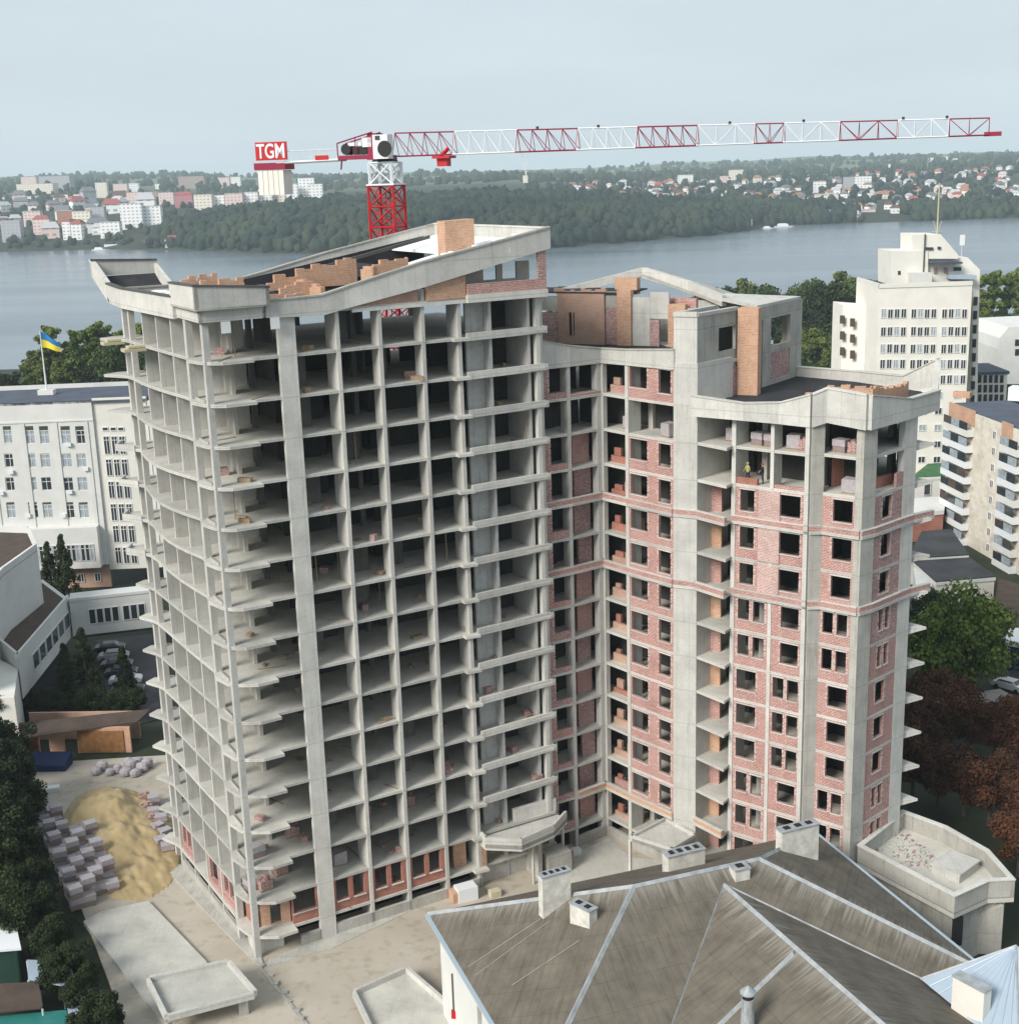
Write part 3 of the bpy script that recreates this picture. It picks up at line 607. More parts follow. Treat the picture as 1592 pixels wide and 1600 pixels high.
ragged(PP(-.5, .2), PP(5.0, .2), 51.46, (51.75, 51.85), 'brick_t', step=.6, drop=.35)
# gabled roof beams rising behind to the ridge
def skybeam(p, q, z0, z1, h, th=.35, m='conc_l', name='ridge_beam'):
    P_(name, MB().strip(p, q, (z0-h, z1-h), (z0, z1), th), m)
rid = atY(1003, 418, 137); lfe = atY(872, 452, 136.5); rte = atY(1128, 462, 128.5); rfe = atY(1250, 470, 123)
skybeam((lfe.x, lfe.y), (rid.x, rid.y), lfe.z, rid.z, .8); 
mid_ = atY(1075, 440, 132)
for (a, b) in ((rid, mid_), (mid_, rte)):
    P_('ridge_beam', MB().strip((a.x, a.y), (b.x, b.y), (a.z-1.0, b.z-1.0), (a.z, b.z), .6), 'conc_l')
P_('penthouse_roof', MB().prism([(rid.x, rid.y), (rte.x, rte.y), (rte.x+3, rte.y+6), (rid.x+2, rid.y+7)], [rid.z-.9, rte.z-.9, rte.z-.9, rid.z-.9], [rid.z-.6, rte.z-.6, rte.z-.6, rid.z-.6]), 'conc')
P_('penthouse_wall', MB().strip(PP(7.8, 4), (rte.x, rte.y+1.5), pz, 50.4, .3), 'conc'); P_('penthouse_wall', MB().strip(PP(10.6, 1.4), PP(14.0, .6), 50.0, 50.9, .4), 'brick')
# right penthouse: brick chimney pier and concrete frame with a through opening
c1, c2 = at(1155, 616, zq), at(1187, 618, zq); c3 = at(1252, 590, zq)
P_('brick_pier', MB().prism([(20.7, 118.6), (22.4, 117.9), (22.9, 118.9), (21.3, 119.9)], zq, 50.8), 'brick_o')
fP, fQ = (22.9, 121.2), (28.5, 128.8); lf = math.hypot(fQ[0]-fP[0], fQ[1]-fP[1])
P_('penthouse_frame', MB().wall(fP, fQ, zq, 50.4, .35, [(.3, 1.3, 0.0, 6.2), (3.0, lf-2.2, 3.6, 6.2), (3.0, lf-2.2, .5, 3.0)]), 'conc')
P_('brick_wall', MB().strip(fP, fQ, zq+.5, zq+3.1, .2, .08, 3.0, lf-2.2), 'brick_p')
fQ2 = (fQ[0]-7.5, fQ[1]+6.5); P_('penthouse_frame', MB().wall(fQ2, fQ, zq, 50.4, .35, [(2, 8.0, 1.5, 6.2)]), 'conc')
P_('penthouse_deck', MB().prism([fP, fQ, fQ2, (rte.x, rte.y)], [50.42]*3+[rte.z-.5], [50.7]*3+[rte.z-.2]), 'conc_l')
P_('penthouse_frame', MB().strip(hd, (23.2, 121.6), zq, 50.2, .3, .1), 'conc')
# canopies in the courtyard
P_('entrance_canopy', MB().prism([A(21.9, -1.2), A(24.6, -3.3), A(28.5, -2.6), A(31.0, -.9), A(30.4, .6), A(22.4, .2)], 2.6, 3.0), 'conc_l')
cp = [A(21.9, -1.2), A(24.6, -3.3), A(28.5, -2.6), A(31.0, -.9)]
for a, b in zip(cp, cp[1:]): P_('canopy_rim', MB().strip(a, b, 2.4, 3.7, .25), 'conc_l')
P_('canopy_rim', MB().strip(cp[0], A(22.0, .2), 2.4, 3.7, .25, -.25), 'conc_l'); P_('canopy_wall', MB().strip(A(26, .4), A(30.6, .4), 3.0, 4.6, .5), 'conc_l')
P_('entrance_wall', MB().strip(A(27.6, -1.8), A(27.6, 1.5), GZ, 2.58, .4), 'conc'); P_('entrance_wall', MB().strip(A(22.3, .6), A(27.4, .6), GZ, -.4, .3), 'conc_l'); P_('entrance_wall', MB().box(A(29.4, -1.2), 2.6, 1.8, GZ, .2, R(29)), 'conc')
P_('canopy_post', MB().bar((*A(26.4, -2.2), GZ), (*A(26.4, -2.2), 2.6), .14), 'conc_l'); P_('canopy_post', MB().bar((*A(30.6, -.7), GZ), (*A(30.6, -.7), 2.6), .14), 'conc_l')
cq = [(at(x, y, 2.4).x, at(x, y, 2.4).y) for x, y in ((985, 1312), (1050, 1333), (1088, 1310), (1040, 1283))]
P_('entrance_canopy', MB().prism(cq, 2.2, 2.55), 'conc_l')
for a, b in zip(cq, cq[1:]+cq[:1]): P_('canopy_rim', MB().strip(a, b, 2.2, 2.85, .22), 'conc_l')
for f in cq[:3]: P_('canopy_post', MB().bar((f[0], f[1]+.4, GZ), (f[0], f[1]+.4, 2.2), .17), 'conc_l')
P_('basement_wall', MB().strip(q_r1, q_in, GZ-.4, -.9, .3, -.1), 'conc'); P_('basement_wall', MB().strip(q_in, q_pl, GZ-.4, -.9, .3, -.1), 'conc')
P_('basement_wall', MB().strip(q_f1, q_f4, GZ-.4, -.3, .3, -.1), 'conc')
# ------------------------------------------------------------------ pallets
def pallet_proto(kind):
    t = thing('brick_pallet', 'pallet', 'pallet')
    w = MB()
    for y in (-.45, 0, .45): w.box((0, y), 1.2, .12, 0, .1)
    w.box((0, 0), 1.2, 1.05, .103, .13); w.build('pallet_base', 'wood', t)
    if kind == 'wrap':
        MB().prism([(-.56, -.5), (.56, -.5), (.56, .5), (-.56, .5)], .133, 1.0).build('brick_stack', 'pal_b', t)
        m = MB(); c = [(-.60, -.54), (.60, -.54), (.60, .54), (-.60, .54)]; m.prism(c, .55, [1.08, 1.12, 1.06, 1.10]); m.build('plastic_cover', 'wrap', t)
    elif kind == 'bare':
        m = MB()
        for i in range(3):
            for j in range(2): m.box((-.38+i*.38, -.25+j*.5), .36, .47, .133, .95+.14*((i+j) % 2))
        m.build('brick_stack', 'brick_p', t)
    else:
        m = MB(); m.prism([(-.6, -.52), (.6, -.55), (.58, .52), (-.6, .5)], .133, [1.2, 1.3, 1.22, 1.28]); m.build('plastic_cover', 'wrap', t)
    return t
PAL = {k: pallet_proto(k) for k in ('wrap', 'bare', 'white')}; PUSED = set()
def pallet(kind, x, y, z, rz, label, group=None):
    t = PAL[kind] if kind not in PUSED else copy_tree(PAL[kind]); PUSED.add(kind)
    t.location = (x, y, z); t.rotation_euler.z = rz; t['label'] = label; t['category'] = 'pallet'
    if group: t['group'] = group
    elif 'group' in t: del t['group']
    return t
G1 = 'brick pallets in the yard'
# yard pallets left of the sand heap, laid in rough rows
row0 = [(225, 1255), (248, 1235)]
cnt = 0
spots = []
for i in range(15):
    f = i/14; px0 = 62+f*58; py0 = 1275+f*135
    nrow = 4 if 3 < i < 14 else 2
    for j in range(nrow):
        spots.append((px0+j*18.5+random.uniform(-1.5, 1.5)+(3 if i % 2 else 0), py0-j*6+random.uniform(-2, 2), i, j, nrow))
ORD = ['first', 'second', 'third', 'fourth', 'fifth', 'sixth', 'seventh', 'eighth', 'ninth', 'tenth', 'eleventh', 'twelfth', 'thirteenth', 'fourteenth', 'fifteenth', 'sixteenth', 'seventeenth', 'eighteenth', 'nineteenth', 'twentieth']; _o = ['first', 'second', 'third', 'fourth', 'fifth', 'sixth', 'seventh', 'eighth', 'ninth']
for tens in ('twent', 'thirt', 'fort', 'fift'): ORD += ([] if tens == 'twent' else [tens+'ieth'])+[tens+'y-'+q for q in _o]
for i, (px, py, ri, rj, rn) in enumerate(spots):
    v = at(px, py, GZ+.6)
    pallet('wrap' if i % 5 else 'white', v.x, v.y, GZ, R(30)+random.uniform(-.08, .08), f'brick pallet left of the sand, {ORD[ri]} row from the sheds, {ORD[rj]} from the trees', G1)
    if i % 3 == 0: pallet('wrap', v.x+.05, v.y, GZ+1.13, R(28)+random.uniform(-.15, .15), f'upper of two stacked pallets, {ORD[ri]} row from the sheds, {ORD[rj]} from the trees', 'upper brick pallets in the yard')
for i, (px, py) in enumerate([(228, 1262), (240, 1270), (252, 1280), (233, 1282), (246, 1294), (258, 1302), (240, 1300), (252, 1315), (262, 1325), (226, 1246), (240, 1250)]):
    v = at(px, py, GZ+.6); pallet('wrap' if i % 3 else 'bare', v.x, v.y, GZ, R(30)+random.uniform(-.3, .3), f'brick pallet between the sand heap and the concrete building, {ORD[i]} of the cluster', 'brick pallets beside the building')
# pallets on the open floors
FLP = [('white', A(-0, 0), 0)]
def onfloor(kind, P, Q, f, dep, k, label):
    c = add(lerp(P, Q, f), left(P, Q, dep)); pallet(kind, c[0], c[1], ZK(k)+H, math.atan2(Q[1]-P[1], Q[0]-P[0])+random.uniform(-.2, .2), label)
onfloor('white', a_in, b_in, .75, 1.4, 3, 'white wrapped pallet in the first open bay right of the inner corner, upper floor')
onfloor('white', a_b, b_b, .72, 1.1, 3, 'white wrapped pallet at the slab edge beside the lift shaft')
onfloor('white', q_pr, q_f1, .8, 1.9, 3, 'white wrapped pallet in the topmost recessed balcony beside the lift shaft')
onfloor('wrap', fa, fb, .45, 1.5, 3, 'wrapped brick pallet in the open top storey, left bay, left one')
onfloor('wrap', fa, fb, .85, 1.3, 3, 'wrapped brick pallet in the open top storey, left bay, right one')
onfloor('white', fc, fd, .42, 1.4, 3, 'white wrapped pallet in the open top storey, bay left of the grey pilaster')
onfloor('bare', fc, fd, .8, 1.3, 3, 'unwrapped brick pallet in the open top storey, against the grey pilaster')
onfloor('wrap', ga, gb, .32, 1.4, 3, 'pale brick pallet left of a pink one in the corner bay of the top storey')
onfloor('bare', ga, gb, .78, 1.4, 3, 'pinkish brick pallet right of a pale one in the corner bay of the top storey')
onfloor('white', ga, gb, .7, 1.0, 4, 'white wrapped pallet at the slab edge of the corner bay, second open storey')
onfloor('white', ha, hb, .3, 1.9, 3, 'white wrapped pallet in the dark right hand bay of the top storey')
onfloor('bare', A(0, 0), A(6, 0), .28, 1.6, 14, 'brick pallet in the open corner bay two storeys above the yard, nearest the corner post')
onfloor('bare', A(0, 0), A(6, 0), .62, 3.4, 14, 'brick pallet deep inside the corner bay two storeys above the yard')
onfloor('wrap', A(0, 0), A(6, 0), .12, 2.2, 14, 'pale brick pallet behind the corner post two storeys above the yard')
onfloor('bare', A(0, 0), A(6, 0), .85, 3.4, 13, 'red brick pallet beside the wide pylon, three storeys above the yard')
onfloor('wrap', A(0, 0), A(6, 0), .2, 1.6, 13, 'tan brick pallet beside the corner post, three storeys above the yard')
onfloor('white', A(7.3, 0), A(10.7, 0), .45, 2.2, 14, 'single pale pallet in the bay right of the wide pylon')
onfloor('bare', A(10.7, 0), A(14.6, 0), .35, 3.6, 13, 'brick pallet in shade in the second bay right of the wide pylon')
onfloor('bare', A(14.6, 0), A(18.5, 0), .4, 3.0, 13, 'red brick pallet in the third bay right of the wide pylon')
# workers in the second open storey
def person(x, y, z, rz, top, label):
    t = thing('person', label, 'person', (x, y, z), rz)
    v = [(0, 0, .95), (0, 0, 1.2), (0, .02, 1.42), (0, .03, 1.52), (0, .03, 1.66), (.1, 0, .9), (.12, .05, .5), (.13, -.02, .07), (.13, .12, .03), (-.1, 0, .9), (-.12, -.04, .5), (-.13, -.1, .07), (-.13, .04, .03),
         (.19, .02, 1.4), (.26, .1, 1.15), (.2, .32, 1.05), (-.19, .02, 1.4), (-.27, .06, 1.13), (-.22, .28, 1.0), (.19, .4, 1.03), (-.21, .36, .97)]
    e = [(0, 1), (1, 2), (2, 3), (3, 4), (0, 5), (5, 6), (6, 7), (7, 8), (0, 9), (9, 10), (10, 11), (11, 12), (2, 13), (13, 14), (14, 15), (2, 16), (16, 17), (17, 18), (15, 19), (18, 20)]
    r = [.15, .14, .16, .06, .10, .10, .075, .05, .045, .10, .075, .05, .045, .07, .05, .038, .07, .05, .038, .035, .035]
    me = bpy.data.meshes.new('body'); me.from_pydata(v, e, []); me.materials.append(M['skin']); me.materials.append(M[top]); me.materials.append(M['cloth'])
    o = put('body', me, t); o.modifiers.new('skin', 'SKIN')
    for i, q in enumerate(r): me.skin_vertices[0].data[i].radius = (q, q*.85)
    me.skin_vertices[0].data[0].use_root = True; s_ = o.modifiers.new('sub', 'SUBSURF'); s_.levels = s_.render_levels = 2
    dg = bpy.context.evaluated_depsgraph_get(); m2 = bpy.data.meshes.new_from_object(o.evaluated_get(dg)); o.modifiers.clear(); o.data = m2
    for mm in ('skin', top, 'cloth'): pass
    m2.materials.clear(); [m2.materials.append(M[mm]) for mm in ('skin', top, 'cloth')]
    for f in m2.polygons:
        c = f.center; f.material_index = 2 if c.z < .95 else (1 if c.z < 1.5 and c.y < .25 else 0)
    MB().lathe((0, .03), [(.13, 1.68), (.125, 1.74), (.08, 1.80), (.01, 1.82)], 10).build('helmet', 'hiviz' if top == 'hiviz' else 'redb', t)
c_ = add(lerp(fa, fb, .22), left(fa, fb, .8)); person(c_[0], c_[1], ZK(4)+H, 2.2, 'hiviz', 'worker in a yellow vest bending over bricks in the second open storey')
c_ = add(lerp(fa, fb, .62), left(fa, fb, 1.0)); person(c_[0], c_[1], ZK(4)+H, 1.2, 'cloth', 'worker in dark clothes laying bricks in the second open storey')

# ------------------------------------------------------------------ tower crane
J0 = (-11.35, 138.0); J1 = (42.5, 118.0); jl = math.hypot(J1[0]-J0[0], J1[1]-J0[1]); JU = ((J1[0]-J0[0])/jl, (J1[1]-J0[1])/jl); JN = (-JU[1], JU[0])
crane = thing('tower_crane', 'red and white flat-top tower crane standing behind the unfinished building', 'crane', (*J0, GZ), math.atan2(JU[1], JU[0]))
def c_part(n, mb, m, par=crane, **k): return mb.build(n, m, par, **k)
CZ = 64.9-GZ                                   # local heights: z = 0 at the ground
def js(px, py=215): return hit(px, py, J0, J1)[0]
# mast sections
ms_, h0 = 1.35, 0.0
zs = list(np.arange(0, CZ-3.2, 4.0)); zs[-1:] = [CZ-2.75]
def mast_sec(z0, z1, m, name='mast_section', hw=ms_):
    mb = MB(); cs = [(-hw, -hw), (hw, -hw), (hw, hw), (-hw, hw)]
    for x, y in cs: mb.bar((x, y, z0), (x, y, z1), .16)
    n = max(1, round((z1-z0)/2.0)); dz = (z1-z0)/n
    for i in range(n):
        a, b = z0+i*dz, z0+(i+1)*dz
        for j in range(4):
            p, q = cs[j], cs[(j+1) % 4]; mb.bar((*p, a), (*q, b), .085); mb.bar((*q, a), (*p, b), .07); mb.bar((*p, b), (*q, b), .09)
    c_part(name, mb, m)
for a, b in zip(zs, zs[1:]): mast_sec(a, b-.03, 'redb')
lad = MB()
for x in (-.25, .25): lad.bar((x, .3, 0), (x, .3, CZ-3), .05)
for z in np.arange(.5, CZ-3, .6): lad.bar((-.25, .3, z), (.25, .3, z), .03)
c_part('ladder', lad, 'red')
mast_sec(CZ-2.6, CZ-.55, 'white', 'mast_head', 1.2)
c_part('mast_collar', MB().box((0, 0), 3.0, 3.0, CZ-2.75, CZ-2.6), 'white')
c_part('slewing_ring', MB().lathe((0, 0), [(1.2, CZ-.55), (1.3, CZ-.4), (1.2, CZ-.25)], 20), 'black')
tur = MB().box((-.3, 0), 2.3, 2.2, CZ-.25, CZ+.15); tur.box((-.95, 0), 1.0, 1.6, CZ+.153, CZ+2.3); c_part('slewing_turret', tur, 'red')
cabm = MB().box((.45, -1.25), 1.6, 1.3, CZ-.2, CZ+2.1); cabo = c_part('operator_cab', cabm, 'white')
MB().lathe((0, 0), [(0.01, -.03), (.7, -.03), (.76, 0), (.76, .06), (.01, .06)], 24).build('cab_disc', 'black', cabo)
d_ = cabo.children[0]; d_.location = (.95, -1.95, CZ+.75); d_.rotation_euler = (R(90), 0, 0)
MB().box((.2, -1.93), .5, .06, CZ+1.6, CZ+2.0).build('cab_window', 'glass', cabo)
# jib: triangular truss, sections alternately red and white
secs = [(1.2, js(710), 'red'), (js(710), js(808), 'white'), (js(808), js(903), 'red'), (js(903), js(996), 'white'), (js(996), js(1090), 'red'), (js(1090), js(1180), 'white'),
        (js(1180), js(1225), 'red'), (js(1225), js(1312), 'white'), (js(1312), js(1402), 'red'), (js(1402), js(1482), 'white'), (js(1482), js(1545), 'red')]
JE = secs[-1][1]
def jh(s): return 2.25-.85*s/JE
for i, (a, b, m) in enumerate(secs):
    mb = MB(); rr = .052 if i < 5 else .044
    n = max(2, round((b-a)/1.55)); xs = np.linspace(a+.02, b-.02, n+1)
    for y in (-.75, .75): mb.bar((a+.02, y, CZ), (b-.02, y, CZ), rr*1.25)
    mb.bar((a+.02, 0, CZ+jh(a)), (b-.02, 0, CZ+jh(b)), rr*1.3)
    for j in range(n):
        x0, x1 = xs[j], xs[j+1]; xm = (x0+x1)/2
        for y in (-.75, .75):
            if j % 2 == 0: mb.bar((x0, y, CZ), (x0, 0, CZ+jh(x0)), rr*.75); mb.bar((x0, 0, CZ+jh(x0)), (x1, y, CZ), rr*.75)
            else: mb.bar((x0, y, CZ), (x1, 0, CZ+jh(x1)), rr*.7) if i > 4 else mb.bar((x0, 0, CZ+jh(x0)), (x1, y, CZ), rr*.75); mb.bar((x0, y, CZ), (x0, 0, CZ+jh(x0)), rr*.6)
        mb.bar((x0, -.75, CZ), (x0, .75, CZ), rr*.6); mb.bar((x0, -.75, CZ), (x1, .75, CZ), rr*.5)
    for y in (-.75, .75): mb.bar((b-.03, y, CZ), (b-.03, 0, CZ+jh(b)), rr*.75)
    c_part('jib_section', mb, m)
c_part('jib_tip', MB().box((JE+.3, 0), 1.4, 1.3, CZ-.1, CZ+.25), 'red')
c_part('trolley', MB().prism([(js(679), -.9), (js(706), -.9), (js(706), .9), (js(679), .9)], CZ-.35, CZ-.1).prism([(js(684), -.5), (js(700), -.5), (js(700), .5), (js(684), .5)], CZ-1.1, CZ-.36).bar((js(686), 0, CZ-.2), (js(700), 0, CZ+.6), .2), 'redb')
for px in (840, 935, 1140, 1255, 1478, 1410): c_part('pulley_guide', MB().box((js(px), 0), .22, .22, CZ+jh(js(px))+.08, CZ+jh(js(px))+.28), 'black')
for s in (js(815), js(825)): c_part('hoist_rope', MB().bar((s, 0, CZ-.1), (js(820), 0, CZ-2.2), .03), 'white')
hk = c_part('hook_block', MB().box((js(820), 0), .5, .35, CZ-2.9, CZ-2.2), 'conc_l')
# counter-jib: machinery platform, light walkway, ballast and sign
e0, e1, e2 = js(534, 235), js(452, 250), js(405, 250)
c_part('machinery_deck', MB().prism([(e0, -1), (-.3, -1), (-.3, 1), (e0, 1)], CZ-.15, CZ+.25), 'red')
mb = MB()
for y in (-.95, .95): mb.bar((e0, y, CZ+1.45), (-.8, y, CZ+2.4), .07); mb.bar((e0, y, CZ+.2), (e0, y, CZ+1.45), .07); mb.bar((e0+2, y, CZ+.2), (e0+2, y, CZ+1.9), .06)
mb.bar((e0, 0, CZ+.2), (e0-.2, 0, CZ-1.1), .09); c_part('tie_frame', mb, 'red')
c_part('hoist_winch', MB().bar((e0+.8, -.7, CZ+.85), (e0+.8, .7, CZ+.85), .55, 12).box((e0+2.3, 0), 1.6, 1.2, CZ+.3, CZ+1.1), 'black'); c_part('control_cabinet', MB().box((e0+3.2, -.2), 1.0, 1.2, CZ+1.0, CZ+1.9).box((e0+1.8, -.3), 1.5, .8, CZ+1.15, CZ+1.5), 'white')
mb = MB()
for y in (-.9, .9): mb.bar((e1-1.0, y, CZ-.25), (e0, y, CZ-.15), .13); mb.bar((e1, y, CZ+.9), (e0, y, CZ+.9), .03)
for s in np.linspace(e1, e0, 7): mb.bar((s, -.9, CZ-.2), (s, .9, CZ-.2), .05); [mb.bar((s, y, CZ-.2), (s, y, CZ+.9), .03) for y in (-.9, .9)]
c_part('counter_jib', mb, 'white')
c_part('marker_plate', MB().box((e0-1.8, -.95), 1.5, .06, CZ-.1, CZ+.35), 'redb')
c_part('ballast_frame', MB().prism([(e2-.1, -1), (e1, -1), (e1, 1), (e2-.1, 1)], CZ-.9, CZ-.2), 'red')
for i in range(5):
    x0 = e2+.25+(e1-e2-.5)*i/5; c_part('ballast_block', MB().prism([(x0, -.9), (x0+(e1-e2-.5)/5-.06, -.9), (x0+(e1-e2-.5)/5-.06, .9), (x0, .9)], CZ-3.4, CZ-.95), 'cream')
sg = c_part('sign_board', MB().prism([(e2+.35, -1.25), (e1+.45, -1.25), (e1+.45, -1.1), (e2+.35, -1.1)], CZ+.05, CZ+1.85), 'redb')
cu = bpy.data.curves.new('t', 'FONT'); cu.body = 'TGM'; cu.size = 2.0; cu.extrude = .02; cu.offset = .035; cu.align_x = 'CENTER'
to = bpy.data.objects.new('t', cu); COL.objects.link(to); dg = bpy.context.evaluated_depsgraph_get()
tm = bpy.data.meshes.new_from_object(to.evaluated_get(dg)); bpy.data.objects.remove(to); tm.materials.clear(); tm.materials.append(M['white'])
lt = put('sign_letters', tm, sg, ((e1+e2)/2+.4, -1.28, CZ+.28)); lt.rotation_euler = (R(90), 0, 0); lt.scale = (.78, 1, 1)

# ------------------------------------------------------------------ hipped house in front
def sheet_extra(c_streak, tiles=True):
    def f(t, src, out, b):
        s_ = N(t, 'ShaderNodeSeparateXYZ'); L(t, src, s_.inputs[0])
        if tiles:
            for idx, per, w_ in ((0, .30, .016), (1, 1.1, .02)):
                m1 = N(t, 'ShaderNodeMath', operation='PINGPONG'); m1.inputs[1].default_value = per; L(t, s_.outputs[idx], m1.inputs[0])
                lt_ = N(t, 'ShaderNodeMath', operation='LESS_THAN'); lt_.inputs[1].default_value = w_; L(t, m1.outputs[0], lt_.inputs[0]); out = mul(t, out, lt_.outputs[0], (.75, .74, .72))
        # lime washed down from the ridge flashings: streaks that fade down the slope
        st = noise(t, src, 1.0, 3.2, .12, 1, 5, .7)
        fall = N(t, 'ShaderNodeMapRange'); fall.inputs['From Min'].default_value = 0; fall.inputs['From Max'].default_value = 3.4; fall.inputs['To Min'].default_value = .36; fall.inputs['To Max'].default_value = .74
        L(t, s_.outputs[1], fall.inputs['Value'])
        sb = N(t, 'ShaderNodeMath', operation='SUBTRACT'); L(t, st, sb.inputs[0]); L(t, fall.outputs[0], sb.inputs[1])
        k = thr(t, sb.outputs[0], -.02, .20); k2 = N(t, 'ShaderNodeMath', operation='MULTIPLY'); k2.inputs[1].default_value = .36; L(t, k, k2.inputs[0])
        mi = N(t, 'ShaderNodeMix', data_type='RGBA'); L(t, k2.outputs[0], mi.inputs['Factor']); L(t, out, mi.inputs[6]); mi.inputs[7].default_value = (*c_streak, 1)
        out = mul(t, mi.outputs[2], thr(t, noise(t, src, .9, 3.0, .35, 1, 5), .5, .75), (.70, .68, .66))
        return out
    return f
M['roof_h'] = mat('weathered_brown_roof_sheet', (.150, .131, .104), var=.30, vscale=.5, extra=sheet_extra((.50, .48, .44)), bump=.2, bscale=5)
ZR, ZE = 13.0, 7.3
Mp, Pp = at(990, 1385, ZR), at(1186, 1342, ZR); he = (Pp-Mp).normalized(); hn = Vector((-he.y, he.x, 0))
C1 = at(668, 1428, ZE); C3 = at(1510, 1485, ZE+.4)
C2 = Vector((C1.x, C1.y, 0))-hn*22.5+Vector((0, 0, ZE)); C2.z = ZE
C4 = at(1280, 1310, ZE); C4 = C1+he*((C3-C1).dot(he)); C4.z = ZE
zq_ = 12.35; Qp = at(1135, 1385, zq_); Q2 = at(1380, 1600, zq_); wd = (Q2-Qp).normalized(); wr_ = Vector((-wd.y, wd.x, 0))*1
Qf = Qp+wd*26
house = thing('hip_roofed_house', 'large white walled house with weathered brown hipped roof and pale ridges in the foreground', 'house', (Mp.x, Mp.y, GZ))
def HP(n, mb, m, par=house, **k):
    o = mb.build(n, m, par, **k)
    if o and par is house: o.location = (-Mp.x, -Mp.y, -GZ)
    return o
def slope(pts, edge_a, edge_b, name='roof', th=.18):
    """roof plane; uv u along the top edge, v down the slope from it"""
    a, b = Vector(edge_a), Vector(edge_b); e = (b-a).normalized(); n = Vector((0, 0, 0)); p0 = Vector(pts[0])
    for i in range(1, len(pts)-1): n += (Vector(pts[i])-p0).cross(Vector(pts[i+1])-p0)
    n.normalize(); n = n if n.z > 0 else -n; dn = e.cross(n); dn = dn if dn.z < 0 else -dn
    uv = [((Vector(p)-a).dot(e), (Vector(p)-a).dot(dn)) for p in pts]
    mb = MB(); P3 = [Vector(p) for p in pts]
    if (P3[1]-P3[0]).cross(P3[2]-P3[0]).z < 0: P3 = P3[::-1]; uv = uv[::-1]
    mb.face(P3, uv); lo = [p-Vector((0, 0, th)) for p in P3]; mb.face(lo[::-1])
    for i in range(len(P3)): j = (i+1) % len(P3); mb.face([lo[i], lo[j], P3[j], P3[i]])
    return HP(name, mb, 'roof_h')
Qs = Qp.copy()
def on_front(p):     # height of the front slope of the main block below a plan point
    d = -(Vector((p[0]-Mp.x, p[1]-Mp.y, 0))).dot(hn); return ZR-d*(ZR-ZE)/11.2
C2 = Mp - he*12.0 - hn*11.2; C2.z = ZE; C3 = Pp+he*((C3-Pp).dot(he)) - hn*11.2; C3.z = ZE
c3m = at(1510, 1485, ZE+.9); 
Cb1 = C1.copy(); Cb3 = C3+hn*22.4; Cb3.z = ZE
# valleys: wing ridge Qp, valley ends at the eave
WV = 10.6
V1 = Qp+wd*9.2-wr_*WV*1.0; V1.z = ZE; V2 = at(1418, 1512, ZE+.6); V2.z = on_front(V2)
slope([C1, C2, Mp], Mp+(C1-Mp)*0.0+Vector((0, 0, 0)), C1)
slope([Mp, Pp, Cb3, C1], Mp, Pp)
slope([Pp, C3, Cb3], Pp, C3)
vL = at(920, 1600, 7.0); 
def inter_left(h): # point where the wing's left slope and the main front slope share height h
    d = (ZR-h)*11.2/(ZR-ZE); o_ = (zq_-h)/(zq_-ZE)*WV
    a = Mp-hn*d; n2 = -wr_; # a + he*t must satisfy dot with wr_ offset
    t = ((Qp-wr_*o_-a).dot(wr_))/he.dot(wr_); p = a+he*t; p.z = h; return p
def inter_right(h):
    d = (ZR-h)*11.2/(ZR-ZE); o_ = (zq_-h)/(zq_-ZE)*WV
    a = Mp-hn*d; t = ((Qp+wr_*o_-a).dot(wr_))/he.dot(wr_); p = a+he*t; p.z = h; return p
q0 = inter_left(zq_-.01); q1 = inter_left(ZE); r1_ = inter_right(ZE)
slope([Mp, Pp, q0, q1, C2], Mp, Pp)
slope([Pp, C3, r1_, q0], Pp, C3)
wL = Qf-wr_*WV; wL.z = ZE; wR = Qf+wr_*WV; wR.z = ZE
slope([q0, q1, wL, Qf], q0, Qf); slope([q0, Qf, wR, r1_], q0, Qf)
def capb(a, b, w_=.2, z=.06, name='ridge_flashing'):
    a = Vector(a); b = Vector(b); d = (b-a).normalized(); x = Vector((-d.y, d.x, 0)).normalized()*w_; u = Vector((0, 0, z)); lo = Vector((0, 0, -.12))
    mb = MB(); mb.face([a-x+lo+u, a+u*2.5, b+u*2.5, b-x+lo+u][::-1]); mb.face([a+x+lo+u, b+x+lo+u, b+u*2.5, a+u*2.5][::-1]); HP(name, mb, 'steel')
for a, b in ((C1, Mp), (Mp, Pp), (Pp, C3), (C2, Mp), (Pp, Cb3)): capb(a, b)
capb(q0, Qf, .21)
for a, b in ((q0, q1), (q0, r1_)): capb(a, b, .12, .05, 'valley_strip')
def on_plane(px, py, a, b, c):
    n = (b-a).cross(c-a); d = ray(px, py); return CAMP+d*((a-CAMP).dot(n)/d.dot(n))
h0 = on_plane(1238, 1492, q0, Qf, wL); h1 = on_plane(1085, 1640, q0, Qf, wL); capb(h0, h1, .22, .1)
s0_, s1_ = on_plane(845, 1436, C1, C2, Mp), on_plane(905, 1470, C1, C2, Mp)
for p_, e_ in ((s0_, (730, 1512)), (on_plane(858, 1440, C1, C2, Mp), (742, 1525)), (s1_, (800, 1540))): q_2 = on_plane(*e_, C1, C2, Mp); HP('lime_streak', MB().strip(p_[:2], q_2[:2], (p_.z+.02, q_2.z+.02), (p_.z+.04, q_2.z+.04), .035), 'conc')
def gutter(a, b, name='gutter'):
    a = Vector(a); b = Vector(b); a.z = b.z = ZE-.05; d = (b-a).normalized(); x = Vector((d.y, -d.x, 0))
    HP(name, MB().prism([(a-x*.25)[:2], (b-x*.25)[:2], (b+x*.22)[:2], (a+x*.22)[:2]], ZE-.2, ZE+.02), 'gutter')
gutter(C1, C2); gutter(C2, q1); gutter(r1_, C3); gutter(C3, Cb3); gutter(r1_, wR)
ins = .7
